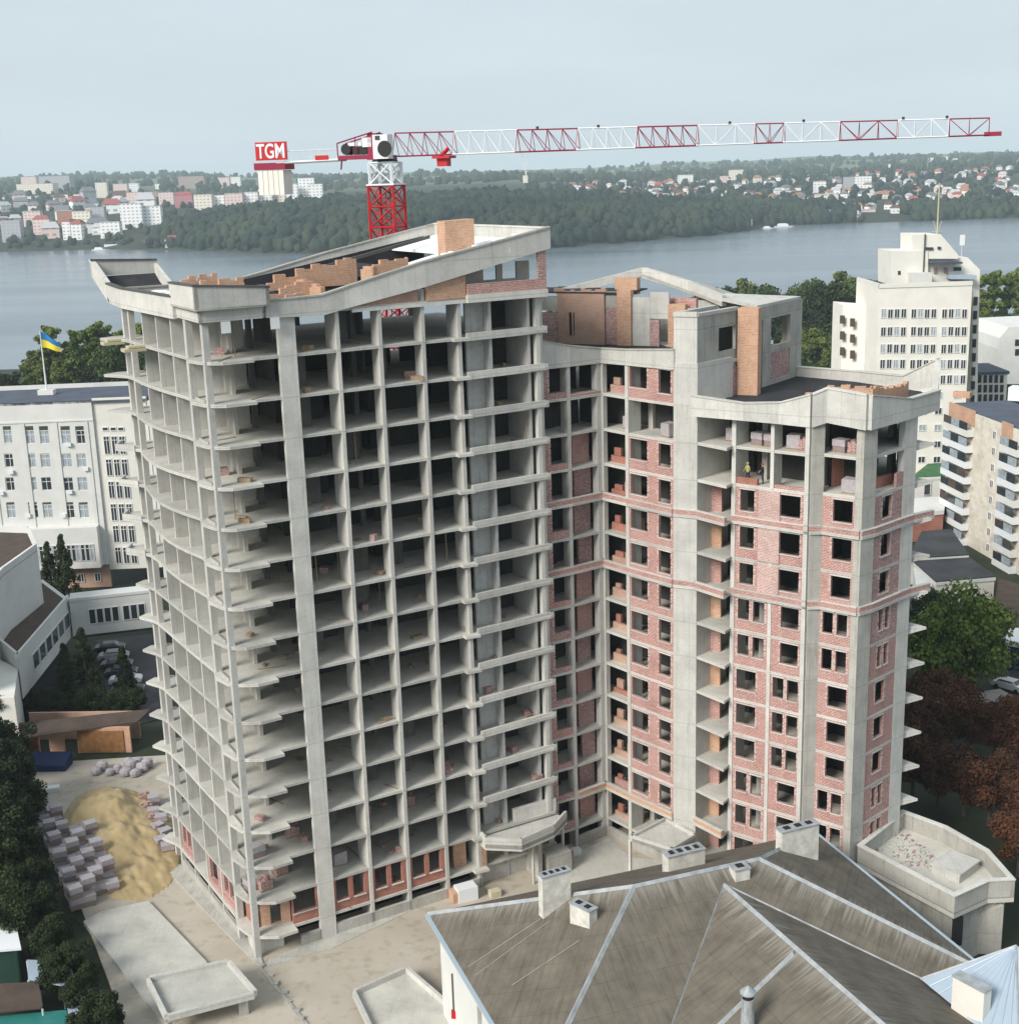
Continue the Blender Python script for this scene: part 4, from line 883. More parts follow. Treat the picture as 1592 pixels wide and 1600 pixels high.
w1, w2, w3, w4 = C1+he*ins-hn*ins, C2+he*ins+hn*ins, C3-he*ins+hn*ins, Cb3-he*ins-hn*ins
HP('wall', MB().wall(w2[:2], w1[:2], GZ, ZE-.25, .4, [(11.5, 12.5, 5.2, 7.0), (5, 6, 5.2, 7.0)], -.4), 'plaster_w')
HP('wall', MB().strip(w1[:2], w4[:2], GZ, ZE-.25, .4, -.4), 'plaster_w'); HP('wall', MB().strip(w4[:2], w3[:2], GZ, ZE-.25, .4, -.4), 'plaster_w'); HP('wall', MB().strip(w3[:2], w2[:2], GZ, ZE-.25, .4, -.4), 'plaster_w')
q_ = hit(1292-0, 1250, w2[:2], w1[:2])
HP('wall', MB().prism([(Qf-wr_*9.8)[:2], (Qf+wr_*9.8)[:2], (r1_-wr_*.8)[:2], (q1+wr_*.8)[:2]], GZ, ZE-.2), 'plaster')
for py0, py1 in ((1522, 1560),):
    sA, zA, WA = hit(708, py0, w2[:2], w1[:2]); HP('downpipe', MB().bar((WA.x-.1, WA.y, zA), (WA.x-.1, WA.y, zA-3.2), .06), 'cap'); HP('vent_hood', MB().box((WA.x-.1, WA.y), .35, .35, zA-3.8, zA-3.2), 'redb')
def chimney(px, py, z0, h, lx, ly, rz, m='chim', label=None, flues=3, zb=None):
    v = at(px, py, z0); c = (v.x, v.y)
    o = HP('chimney', MB().box(c, lx, ly, z0-2.0, z0+h, rz), m, label=label)
    hb = MB().box(c, lx+.14, ly+.14, z0+h+.003, z0+h+.1, rz); hb.build('chimney_cap', 'steel', o)
    ca, sa = math.cos(rz), math.sin(rz)
    for i in range(flues):
        f = (i+.5)/flues-.5; cc = (c[0]+ca*f*lx*.9, c[1]+sa*f*lx*.9); MB().box(cc, lx/flues*.45, ly*.5, z0+h+.104, z0+h+.16, rz).build('flue', 'dark', o)
    return o
ah = math.atan2(he.y, he.x)
chimney(867, 1412, 11.0, 2.5, 2.3, .7, ah+.1, flues=4, label='white chimney with a row of four flues')
chimney(912, 1455, 10.4, 2.0, 1.9, .8, ah-1.15, flues=2, label='short white chimney in front of the hip')
chimney(1068, 1350, 10.8, 1.1, 3.2, 1.0, ah+.05, flues=4, label='low white chimney behind the ridge')
chimney(1155, 1378, 12.0, 1.2, 1.2, 1.0, ah, flues=1, label='small square chimney beside the ridge end')
chimney(1245, 1335, 10.2, 2.4, 3.4, .9, ah+.05, flues=3, label='broad white chimney on the right hand slope')
vv = at(1168, 1590, 10.6); pr = HP('vent_pipe', MB().lathe((vv.x, vv.y), [(.5, 9.0), (.42, 11.2), (.42, 12.0)], 16), 'steel'); MB().lathe((vv.x, vv.y), [(.36, 12.003), (.36, 12.35)], 16).build('pipe_neck', 'dark', pr); MB().lathe((vv.x, vv.y), [(.52, 12.353), (.5, 12.45), (.05, 12.85)], 16).build('cowl', 'steel', pr)

# ------------------------------------------------------------------ building with blue sheet roof (bottom right)
bl = thing('blue_roofed_building', 'white walled building with pale blue sheet metal roof in the bottom right corner', 'building', (36, 84, GZ))
def BP(n, mb, m, par=bl, **k):
    o = mb.build(n, m, par, **k)
    if par is bl: o.location = (-36, -84, -GZ)
    return o
zb_ = 8.0; e1_ = at(1438, 1530, zb_); e2_ = at(1500, 1600, zb_-.5); ap = at(1588, 1478, 11.5)
far = at(1700, 1510, zb_)
def quad(mb, pts): mb.face([Vector(p) for p in pts]); return mb
mb = MB(); n1 = Vector((e1_.x+3.5, e1_.y-9, zb_)); n2 = Vector((ap.x+4, ap.y-11, 11.5)); n3 = Vector((ap.x+8, ap.y-1, zb_))
for tri in ([e1_, n1, ap], [n1, n2, ap], [n2, n3, ap], [n3, e1_, ap]):
    a, b, c = tri; nrm = (b-a).cross(c-a)
    mb.face([a, b, c] if nrm.z > 0 else [a, c, b])
BP('roof', mb, 'blue_s')
for i in range(9):
    f = (i+1)/10; a = e1_.lerp(n1, f); BP('standing_seam', MB().bar(a+Vector((0, 0, .03)), a.lerp(ap, .97)+Vector((0, 0, .03)), .035), 'blue_s')
BP('ridge_flashing', MB().bar(e1_, ap, .09).bar(n1, ap, .09), 'steel')
BP('wall', MB().prism([(e1_.x+.5, e1_.y-.5), (n1.x+.4, n1.y+.5), (n3.x-1, n3.y-8), (n3.x-.6, n3.y-.4)], GZ, zb_-.1), 'plaster')
cc = at(1517, 1565, 9.0); o = BP('chimney', MB().box((cc.x, cc.y), 2.4, .8, 7.5, 10.4, -.95), 'plaster'); MB().box((cc.x, cc.y), 2.55, .95, 10.403, 10.5, -.95).build('chimney_cap', 'steel', o)

# ------------------------------------------------------------------ concrete annex with an upstand roof
an = thing('concrete_annex', 'low unfinished concrete annex with open tray-like parapet roof beside the brick wing', 'annex', (36, 105, GZ))
def NP(n, mb, m, **k):
    o = mb.build(n, m, an, **k); o.location = (-36, -105, -GZ); return o
az = 5.0; ap_ = [at(x, y, az) for x, y in ((1340, 1322), (1410, 1267), (1478, 1292), (1545, 1330), (1586, 1376), (1545, 1378), (1492, 1402))]
ap2 = [(v.x, v.y) for v in ap_]
for a, b in zip(ap2, ap2[1:]+ap2[:1]):
    NP('parapet', MB().strip(a, b, az-1.6, az, .35, -.35), 'conc'); NP('coping', MB().strip(a, b, az+.003, az+.08+jz(), .5, -.42), 'conc_l')
NP('roof_slab', MB().prism(ap2, az-2.0, az-1.5), 'slab'); ctr = Vector((sum(p[0] for p in ap2)/7, sum(p[1] for p in ap2)/7))
inn = [tuple(Vector(p).lerp(ctr, .13)) for p in ap2]; NP('wall', MB().prism(inn, GZ-1, az-2.0), 'conc')
cv = at(1492, 1357, az-1.2); NP('roof_hatch', MB().box((cv.x, cv.y), 3.3, 2.6, az-1.49, az-.75, .75), 'conc_l'); NP('hatch_lid', MB().box((cv.x, cv.y), 3.5, 2.8, az-.747, az-.6, .75), 'conc_l')
mb = MB()
for i in range(130):
    f = ap_[1].lerp(ap_[0], random.random()).lerp(Vector((*ctr, az)), random.random()**.6); mb.box((f.x, f.y), random.uniform(.1, .5), random.uniform(.08, .3), az-1.5, az-1.5+random.uniform(.04, .22), random.random()*3)
NP('rubble', mb, 'slab', kind='stuff')
mb = MB()
for i in range(50):
    f = ap_[1].lerp(ap_[0], random.random()).lerp(Vector((*ctr, az)), random.random()*.7); mb.box((f.x, f.y), random.uniform(.08, .3), random.uniform(.08, .2), az-1.5, az-1.5+random.uniform(.05, .2), random.random()*3)
NP('rubble', mb, 'brick_p', kind='stuff')
ov = hit(1497, 1440, ap2[6], ap2[5])[2]; NP('doorway', MB().box((ap_[6].x+.55, ap_[6].y+.55), .9, .25, 0.2, 2.8, .35), 'dark')
NP('stair_flight', MB().prism([(ap_[5].x-.6, ap_[5].y+.5), (ap_[4].x-.8, ap_[4].y), (ap_[4].x-1, ap_[4].y+.8), (ap_[5].x-1.4, ap_[5].y+1.2)], GZ, [1.5, 2.7, 2.7, 1.5]), 'conc')

# ------------------------------------------------------------------ yard: concrete slabs, boxes, sand, paths
def flat(name, pxs, z0, z1, m, **k): return MB().prism([tuple(at(x, y, z1)[:2]) for x, y in pxs], z0, z1).build(name, m, **k)
M['dirt'] = mat('sandy_yard_dirt', (.38, .335, .27), col2=(.49, .445, .375), vscale=.12, bump=.3, bscale=2, extra=lambda t, s, o, b: mul(t, mul(t, o, thr(t, noise(t, s, .8), .52, .7), (.80, .76, .70)), thr(t, noise(t, s, .28, 1, 1, 1, 7, .7), .58, .72), (.70, .68, .64)))
flat('yard', [(20, 1195), (262, 1180), (275, 1330), (440, 1460), (700, 1380), (980, 1290), (1150, 1340), (1100, 1500), (1000, 1750), (250, 1750), (120, 1400)], GZ-.3, GZ+.012, 'dirt', **STR)
flat('paved_strip', [(268, 1345), (300, 1360), (400, 1472), (412, 1508), (400, 1506), (262, 1362)], GZ-.1, GZ+.14, 'conc', **STR)
flat('paved_strip', [(412, 1512), (520, 1482), (690, 1400), (702, 1392), (692, 1384), (515, 1462), (420, 1498)], GZ-.1, GZ+.06, 'conc', **STR)
flat('courtyard_paving', [(890, 1370), (905, 1330), (950, 1310), (985, 1340), (1100, 1350), (1100, 1420), (880, 1430)], GZ-.1, GZ+.05, 'slab', **STR)
# drainage channel with stones along the haul road
for i in range(9):
    f = i/8; v = at(412+f*80+random.uniform(-2, 2), 1512+f*110, GZ); MB().box((v.x, v.y), random.uniform(.3, .8), random.uniform(.25, .5), GZ-.05, GZ+random.uniform(.12, .3), random.random()*3).build('stone_block', 'conc', label='loose stone block along the haul road kerb', category='stone', group='stone blocks by the haul road')
flat('kerb', [(403, 1512), (408, 1511), (482, 1600), (475, 1600)], GZ-.1, GZ+.12, 'conc', **STR)
us = flat('underground_slab', [(130, 1440), (160, 1423), (232, 1408), (322, 1502), (352, 1545), (262, 1600), (248, 1590)], GZ-.3, GZ+.3, 'slab', label='large pale grey concrete slab lying in the yard left of the building', category='slab')
def tray(pxs, zt, dep, label, zb=GZ, hollow=True):
    v0 = at(*pxs[0], zt); t = thing('concrete_tray', label, 'concrete box', (v0.x, v0.y, GZ)); p = [tuple(at(x, y, zt)[:2]) for x, y in pxs]
    def b(n, mb, m): o = mb.build(n, m, t); o.location = (-v0.x, -v0.y, -GZ)
    for q, r in zip(p, p[1:]+p[:1]): b('rim', MB().strip(q, r, zt-dep, zt, .3, -.3), 'conc_l')
    c = (sum(q[0] for q in p)/len(p), sum(q[1] for q in p)/len(p)); b('floor', MB().prism(p, zt-dep-.1, zt-dep+.1), 'slab')
    if hollow:
        inn = [tuple(Vector(q).lerp(Vector(c), .12)) for q in p]
        for q, r in zip(inn, inn[1:]+inn[:1]): b('wall', MB().wall(q, r, zb, zt-dep-.1, .25, [(.4, 5.2, 0, 1.5)]), 'conc')
    return t
tray([(234, 1528), (262, 1584), (396, 1549), (355, 1502)], .2, .55, 'small roofless concrete box with a dark opening below it beside the haul road')
tray([(556, 1548), (600, 1640), (740, 1640), (700, 1570), (634, 1513)], -.8, .6, 'concrete tray with raised rim against the white house wall', hollow=True)
# sand heap
def sandheap():
    n = 70; cx, cy = -40.9, 124.6; ax = math.atan2(115-137, -34.5+45); v = []; f = []
    from mathutils import noise as mn
    for i in range(n):
        for j in range(n):
            a = (i/(n-1)*2-1); b = (j/(n-1)*2-1); u_ = a*13.6; w_ = b*5.7
            r = math.sqrt(a*a+b*b); z = max(0, 1-r)**.8*1.7*(1+.45*(-a))*(1+.0)
            z += max(0, 1-((a+.55)**2/.14+(b+.05)**2/.45))*.6
            z *= 1+.30*mn.noise((a*3.5, b*2.2, 0)); z += (.34*mn.noise((a*9, b*5, 3))+.16*mn.noise((a*22, b*11, 7)))*min(1, max(0, (1-r)*6))
            if r > .98: z = -.3
            x = cx+u_*math.cos(ax)-w_*math.sin(ax); y = cy+u_*math.sin(ax)+w_*math.cos(ax); v.append((x-cx, y-cy, z))
    for i in range(n-1):
        for j in range(n-1): f.append((i*n+j, (i+1)*n+j, (i+1)*n+j+1, i*n+j+1))
    me = npmesh('sand_pile', np.array(v), np.array(f), M['sand']); me.polygons.foreach_set('use_smooth', [True]*len(me.polygons))
    put('sand_pile', me, None, (cx, cy, GZ), label='long heap of yellow sand beside the left side of the unfinished building', category='sand pile')
sandheap()
# brick shed row with a long tin roof behind the yard
sh = thing('shed_row', 'low orange brick sheds under one long brownish tin roof at the back of the yard', 'shed', (-52, 148, GZ))
def SP(n, mb, m, par=sh, **k):
    o = mb.build(n, m, par, **k)
    if par is sh: o.location = (52, -148, -GZ)
    return o
sa, sb = at(32, 1178, GZ), at(206, 1176, GZ); sa, sb = (sa.x, sa.y), (sb.x, sb.y)
SP('wall', MB().wall(sa, sb, GZ, 1.2, .3, [(2.4, 3.6, .0, 2.7), (5.4, 7.0, 0, 2.8)]), 'brick_o')
for p, q in ((.35, 2.3), (7.1, 12.6)): SP('door', MB().strip(sa, sb, GZ+.1, GZ+2.8, .08, -.12, p, q), 'door_g')
r0, r1, r2, r3 = [at(x, y, z) for x, y, z in ((30, 1152, 1.5), (214, 1126, 1.5), (236, 1106, 2.2), (28, 1128, 2.2))]
SP('roof', MB().prism([r0[:2], r1[:2], r2[:2], r3[:2]], [1.2, 1.2, 1.9, 1.9], [1.35, 1.35, 2.05, 2.05]), 'brown_s')
SP('wall', MB().strip((sa[0], sa[1]+4), (sb[0], sb[1]+4), GZ, 1.5, .3), 'brick_t')
# wrapped bags and crates before the sheds
def bag_proto():
    v, f = [], []
    n = 8
    mb = MB(); mb.lathe((0, 0), [(.30, 0), (.52, .18), (.56, .5), (.45, .78), (.15, .9)], 9); return mb.mesh('bulk_bag', 'wrap')
bm_ = bag_proto(); i = 0
for px, py in [(150, 1205), (160, 1198), (172, 1206), (184, 1203), (196, 1207), (206, 1196), (215, 1190), (222, 1200), (230, 1195), (212, 1208), (200, 1190)]:
    v = at(px, py, GZ+.4); o = put('bulk_bag', bm_, None, (v.x, v.y, GZ), random.random()*3, label='pale bulk bag heaped between the sheds and the sand pile', category='bag', group='bulk bags by the sheds'); o.scale = (random.uniform(.9, 1.5), random.uniform(.8, 1.3), random.uniform(.8, 1.3))
v = at(72, 1200, GZ); MB().prism([(v.x-2.6, v.y-1), (v.x+2.6, v.y-1.2), (v.x+2.8, v.y+1), (v.x-2.4, v.y+1.1)], GZ, [GZ+.9, GZ+.7, GZ+1.5, GZ+1.6]).build('tarpaulin', 'blue', label='dark blue tarpaulin covering a heap near the sheds', category='tarpaulin')
v = at(172, 1164, GZ); MB().box((v.x, v.y), 1.4, .9, GZ, GZ+1.5, .2).build('cement_mixer_cover', 'white', label='white covered machine in front of the orange shed door', category='machine')
v = at(70, 1238, GZ); MB().box((v.x, v.y), 3.2, .9, GZ, GZ+.5, .3).build('formwork_panel', 'white', label='white panel stack on the ground beside the trees near the pallets', category='panels')
v = at(728, 1395, GZ+.6); o = thing('wrapped_crate', 'white wrapped crate at the foot of the open wing near the entrance canopy', 'crate', (v.x, v.y, GZ)); MB().box((0, 0), 1.9, 1.3, 0, 1.3, .4).build('cover', 'white', o); MB().box((-1.15, -.3), .5, 1.3, 0, 1.0, .4).build('brick_block', 'brick_o', o)
v = at(773, 1396, GZ+.3); MB().box((v.x, v.y), 1.0, .8, GZ, GZ+.6, .4).build('sand_bag', 'yellow', label='small yellow sack right of the white crate near the entrance', category='sack')
v = at(900, 1332, GZ+.2); MB().box((v.x, v.y), .9, .7, GZ, GZ+.6, .4).build('wrapped_bundle', 'white', label='white bundle on the courtyard floor between the two wings', category='bundle')
# sheds in the bottom left corner
g1 = thing('garden_shed', 'dark green shed with a white roof in the bottom left corner', 'shed', (-44, 99, GZ)); o_ = lambda n, mb, m, par: setattr(mb.build(n, m, par), 'location', (44, -99, -GZ))
a_, b_, c_2, d_2 = [at(x, y, 1.4) for x, y in ((-60, 1490), (33, 1482), (22, 1432), (-60, 1440))]
o_('roof', MB().prism([a_[:2], b_[:2], c_2[:2], d_2[:2]], 1.2, 1.4), 'white', g1); o_('wall', MB().strip(a_[:2], (b_.x-.3, b_.y+.1), GZ, 1.19, .2, .2), 'green_w', g1); o_('wall', MB().strip((b_.x-.3, b_.y+.1), (c_2.x-.3, c_2.y), GZ, 1.19, .2, .1), 'green_w', g1)
def lean(pxs, z, m, label, name='lean_to', hgt=None):
    p = [at(x, y, z)[:2] for x, y in pxs]; c = p[0]; t = thing(name, label, 'shed', (c[0], c[1], GZ))
    q = MB().prism(p, z-.12, z).build('roof', m, t); q.location = (-c[0], -c[1], -GZ)
    for a in p: 
        o = MB().bar((a[0], a[1], GZ), (a[0], a[1], z-.13), .08).build('post', 'white', t); o.location = (-c[0], -c[1], -GZ)
lean([(42, 1500), (108, 1502), (126, 1560), (130, 1600), (110, 1600), (98, 1540), (44, 1530)], .2, 'blue_s', 'curved translucent blue-grey canopy roof beside the green shed')
lean([(-40, 1540), (60, 1534), (66, 1575), (-40, 1585)], .3, 'brown_s', 'brown sheet roof below the white roofed shed')
lean([(-40, 1592), (108, 1578), (112, 1620), (-40, 1640)], -.4, 'teal', 'teal sheet roof at the very bottom left')

# ------------------------------------------------------------------ windowed buildings
WCACHE = {}
def window(parent, P, Q, a0, a1, z0, z1, off, kind='dark', bars=1, cross=.65, origin=(0, 0, 0)):
    """window unit set on the wall line P-Q: a frame mesh with a pane under it"""
    l = math.hypot(Q[0]-P[0], Q[1]-P[1]); ux, uy = (Q[0]-P[0])/l, (Q[1]-P[1])/l; w_, h_ = a1-a0, z1-z0; key = (round(w_, 2), round(h_, 2), kind, bars, cross)
    if key not in WCACHE:
        fr = MB(); f = .09 if w_ > .8 else .06
        for x0, x1, y0, y1 in ((0, f, 0, h_), (w_-f, w_, 0, h_), (f, w_-f, 0, f), (f, w_-f, h_-f, h_)): fr.prism([(x0, -.06), (x1, -.06), (x1, .05), (x0, .05)], y0, y1)
        for i in range(bars): x = w_*(i+1)/(bars+1); fr.prism([(x-.04, -.05), (x+.04, -.05), (x+.04, .04), (x-.04, .04)], f, h_-f)
        if cross: fr.prism([(f, -.045), (w_-f, -.045), (w_-f, .035), (f, .035)], h_*cross-.04, h_*cross+.04)
        pn = MB().prism([(f, .01), (w_-f, .01), (w_-f, .03), (f, .03)], f, h_-f)
        WCACHE[key] = (fr.mesh('window', 'frame'), pn.mesh('pane', {'dark': 'glass', 'pale': 'glass_c'}[kind]))
    fm, pm = WCACHE[key]; x, y = P[0]+ux*a0+uy*off, P[1]+uy*a0-ux*off
    o = put('window', fm, parent, (x-origin[0], y-origin[1], z0-origin[2]), math.atan2(uy, ux)); put('pane', pm, o)
    return o
def wk(): return 'pale' if random.random() < .7 else 'dark'
# grey-white institute on the left
UP, UQ = (-100, 211.4), (-62.4, 213.2)
ub = thing('institute_building', 'long pale office building with flat dark roof and a flag on top at the left', 'building', (-80, 215, GZ))
def U(n, mb, m, par=ub, **k):
    o = mb.build(n, m, par, **k)
    if par is ub: o.location = (80, -215, -GZ)
    return o
UO = (-80, 215, GZ)
uz = hit(100, 628, UP, UQ)[1]; sR = hit(150, 700, UP, UQ)[0]
zA_, zB_ = hit(60, 865, UP, UQ)[1], hit(60, 905, UP, UQ)[1]
ops = []; wins = []
for (x0, x1) in ((-75, -61), (-53, -39), (-19, -5), (3.8, 18.8), (37.7, 53.8), (60.3, 76.6), (94, 110.5), (117, 133)):
    for (y0, y1) in ((666, 693), (709, 730), (746, 766), (785, 809)):
        cx0, z1_, _ = hit(x0+(y0-666)*.045+0, y0, UP, UQ); cx1, z0_, _ = hit(x1+(y1-666)*.045, y1, UP, UQ); cx1 = max(cx1, cx0+1.3); ops.append((cx0, cx1, z0_-GZ, z1_-GZ)); wins.append((cx0, cx1, z0_, z1_))
U('wall', MB().wall(UP, lerp(UP, UQ, sR/37.64), GZ+4, uz, .5, [(a, b, c-4, d-4) for a, b, c, d in ops]), 'plaster_w')
for a, b, c, d in wins: window(ub, UP, UQ, round(a, 1)+.0, round(a, 1)+1.6, round(c, 1), round(c, 1)+2.2, -.15, wk(), origin=UO)
U('cornice', MB().strip(UP, lerp(UP, UQ, sR/37.64), uz-3.2, uz-2.95, .3, -.12, 0, sR), 'plaster_w')
for px in (-15, 39, 90, 138): s_ = hit(px, 700, UP, UQ)[0]; U('pilaster', MB().strip(UP, UQ, GZ+9, uz-3.3, .3, -.14, s_-.35, s_+.35), 'plaster_w')
# projecting glazed first floor
gz0, gz1 = hit(100, 880, UP, UQ)[1], hit(100, 822, UP, UQ)[1]
sg0, sg1 = hit(-60, 850, UP, UQ)[0], hit(160, 870, UP, UQ)[0]
U('projecting_floor', MB().strip(UP, UQ, gz0-.6, gz1, 3, -1.6, sg0, sg1), 'plaster_w')
n_ = 13
for i in range(-8, 13):
    a = hit(58+i*7.2, 850, UP, UQ)[0]; b = hit(58+i*7.2+5.4, 850, UP, UQ)[0]; window(ub, UP, UQ, a, a+.62, gz0+.7, gz0+3.5, 1.66, 'pale' if i % 3 == 0 else 'dark', 0, .75, origin=UO)
U('wall', MB().strip(UP, UQ, GZ, gz0-.6, .5, .5, 0, sR), 'brick_t')
for px in (75, 92, 120, 146): a = hit(px, 893, UP, UQ)[0]; window(ub, UP, UQ, a, a+1.0, GZ+1, GZ+2.5, -.4, 'dark', 1, 0, origin=UO)
# stair part on the right of it
s2, s3 = sR+.02, sR+8.6
U('wall', MB().strip(UP, UQ, GZ+3, uz+.3, .5, .4, s2, s3), 'plaster')
for i, (y0, y1) in enumerate(((668, 674), (682, 711), (718, 745), (753, 780), (788, 815), (822, 849), (856, 882))):
    for j, xx in enumerate((158.5, 171, 183)):
        x_ = xx+(y0-668)*.105; a, zt2, _ = hit(x_, y0, UP, UQ); _, zb2, _ = hit(x_, y1, UP, UQ); window(ub, UP, UQ, a, a+1.0, zb2, max(zt2, zb2+.5), -.34, 'dark', 1 if y1-y0 > 9 else 0, .78 if y1-y0 > 9 else 0, origin=UO)
U('roof', MB().prism([UP, lerp(UP, UQ, (s3)/37.64), (UQ[0]+3, UQ[1]+16), (UP[0], UP[1]+15)], uz-.3, uz), 'grey_r')
U('parapet', MB().strip((UP[0], UP[1]+15), (UQ[0]+5, UQ[1]+16), uz-3, uz+.7, .3), 'plaster_w')
U('wall', MB().strip(add(UQ, (5, 0)), add(UQ, (6, 16)), GZ, uz-.35, .4), 'plaster_w')
v = hit(72, 602, (UP[0], UP[1]+9), (UQ[0], UQ[1]+9))[2]; U('roof_plinth', MB().box((v.x, v.y), 2.6, 1.6, uz+.003, uz+.8), 'plaster_w')
for px, py in ((108, 694), (18, 737), (135, 732), (110, 768), (45, 805), (100, 805), (3, 770)):
    a, z_, W_ = hit(px, py, UP, UQ); U('air_conditioner', MB().box((W_.x, W_.y-.3), .8, .35, z_-.3, z_+.3), 'white')
fl = thing('flagpole', 'white flagpole with a blue and yellow flag on the institute roof', 'flag', (v.x, v.y, uz+.8))
ftop = hit(62, 517, (0, v.y), (1, v.y))[1]-uz-.8
MB().lathe((0, 0), [(.16, 0), (.10, ftop*.6), (.07, ftop)], 8).build('pole', 'white', fl)
def flagm(z0, z1, m):
    nv = 10; vv_ = []; ff = []
    for i in range(nv+1):
        for j in range(3):
            a = i/nv; x = .1+a*3.0; dz = -.9*a**1.3*1.0; hh = (z0+(z1-z0)*j/2); vv_.append((x, .25*math.sin(a*7), ftop-.1+dz-hh*(1-.45*a)*1.0 - a*1.2))
    for i in range(nv):
        for j in range(2): ff.append((i*3+j, (i+1)*3+j, (i+1)*3+j+1, i*3+j+1))
    me = npmesh('flag_stripe', np.array(vv_), np.array(ff), M[m]); return me
put('flag_stripe', flagm(0, 1.25, 'flag_b'), fl); put('flag_stripe', flagm(1.25, 2.6, 'flag_y'), fl)
# low wing with tray roof and link corridor
lw = thing('auditorium_block', 'pale blocky building with open flat roof and lower glazed gallery at the left edge', 'building', (-62, 175, GZ))
def LW(n, mb, m, par=lw, **k):
    o = mb.build(n, m, par, **k)
    if par is lw: o.location = (62, -175, -GZ)
    return o
LO_ = (-62, 175, GZ)
z1_ = 15.5; t1 = [at(x, y, z1_)[:2] for x, y in ((-60, 970), (5, 893), (58, 855), (46, 828), (-60, 824))]
LW('wall', MB().prism(t1, GZ, z1_-.5), 'plaster_w')
for a, b in zip(t1, t1[1:]+t1[:1]): LW('parapet', MB().strip(a, b, z1_-.5, z1_+.5, .35, 0), 'plaster_w')
LW('roof', MB().prism(t1, z1_-.49, z1_-.4), 'brown_s')
z2_ = 7.5; t2 = [at(x, y, z2_)[:2] for x, y in ((-60, 1060), (5, 1010), (28, 1028), (108, 935), (68, 905), (10, 990))]
g0, g1_, g2, g3 = at(28, 1030, z2_), at(108, 936, z2_), at(66, 905, z2_), at(-8, 1000, z2_)
LW('gallery', MB().prism([g0[:2], g1_[:2], g2[:2], g3[:2]], z2_-5.2, z2_), 'plaster_w'); LW('gallery_roof', MB().prism([Vector(p[:2]).lerp(Vector(((g0.x+g2.x)/2, (g0.y+g2.y)/2)), .1) for p in (g0, g1_, g2, g3)], z2_+.003, z2_+.05), 'brown_s')
for a, b in ((g0, g1_), (g3, g0)): LW('parapet', MB().strip(a[:2], b[:2], z2_+.003, z2_+.6, .3), 'plaster_w')
lg_ = (g1_-g0).length
for i in range(6): a = lg_*(.22+i*.125); window(lw, g0[:2], g1_[:2], a, a+lg_*.11, z2_-3.6, z2_-1.4, .05, 'dark', 0, 0, origin=LO_)
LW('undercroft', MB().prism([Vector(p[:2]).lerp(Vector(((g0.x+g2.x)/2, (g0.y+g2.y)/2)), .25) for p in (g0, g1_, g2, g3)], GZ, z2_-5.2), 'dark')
LW('wall', MB().prism([at(x, y, 6)[:2] for x, y in ((-60, 1095), (22, 1090), (28, 1045), (-60, 1000))], GZ, 6), 'plaster')
ck = thing('link_corridor', 'raised glazed link corridor joining the auditorium block to the institute', 'corridor', (-52, 180, GZ))
k0, k1 = at(108, 940, 7.5), at(245, 925, 7.5); k0, k1 = k0[:2], k1[:2]
def CK(n, mb, m, **k): o = mb.build(n, m, ck, **k); o.location = (52, -180, -GZ)
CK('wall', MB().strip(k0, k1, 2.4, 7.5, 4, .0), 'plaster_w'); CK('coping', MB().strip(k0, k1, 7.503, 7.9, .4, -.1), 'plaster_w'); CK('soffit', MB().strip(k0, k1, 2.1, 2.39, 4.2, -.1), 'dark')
for i in range(7):
    a = hit(139+i*12.2+(5 if i > 3 else 0), 965, k0, k1)[0]; window(ck, k0, k1, a, a+.95, 3.9, 6.1, .06, 'dark', 0, 0, origin=(-52, 180, GZ))
# parked cars in the shaded court
def car_proto(col):
    m = mat('car_paint_'+col[0], col[1], rough=.3, spec=.7); t = thing('parked_car', 'car', 'car')
    prof_ = [(-2.1, .35), (-2.15, .75), (-1.9, .95), (-1.35, 1.0), (-.85, 1.42), (.75, 1.45), (1.3, 1.02), (1.95, .9), (2.15, .7), (2.1, .35)]
    mb = MB(); 
    for i in range(len(prof_)-1):
        (x0, z0), (x1, z1) = prof_[i], prof_[i+1]; w0 = .85 if z0 < 1.1 else .68; w1 = .85 if z1 < 1.1 else .68
        mb.face([(x0, -w0, z0), (x0, w0, z0), (x1, w1, z1), (x1, -w1, z1)][::-1])
    for s in (-1, 1):
        low = [(x, s*.85, z) for x, z in prof_ if z < 1.1]; mb.face(low if s > 0 else low[::-1]); up = [(-1.35, s*.85, 1.0), (-.85, s*.68, 1.42), (.75, s*.68, 1.45), (1.3, s*.85, 1.02)]; mb.face(up if s > 0 else up[::-1])
    mb.face([(-2.1, -.85, .35), (-2.1, .85, .35), (2.1, .85, .35), (2.1, -.85, .35)]); mb.build('body', m, t)
    g = MB()
    for s in (-1, 1): q = [(-1.2, s*.835, 1.03), (-.8, s*.71, 1.36), (.7, s*.71, 1.38), (1.12, s*.835, 1.04)]; g.face(q if s > 0 else q[::-1])
    g.face([(-1.33, -.72, 1.05), (-1.33, .72, 1.05), (-.92, .62, 1.4), (-.92, -.62, 1.4)]); g.face([(1.28, -.72, 1.07), (.82, -.62, 1.42), (.82, .62, 1.42), (1.28, .72, 1.07)]); g.build('windows', 'glass', t)
    for x in (-1.35, 1.35):
        for y in (-.8, .8): MB().bar((x, y-.1, .33), (x, y+.1, .33), .33, 12).build('wheel', 'black', t)
    for y in (-.6, .6): MB().box((2.14, y), .06, .3, .6, .78).build('headlight', 'frame', t)
    return t
cw = car_proto(('white', (.7, .7, .7))); cd = car_proto(('dark', (.03, .035, .05))); cs_ = car_proto(('silver', (.3, .32, .35)))
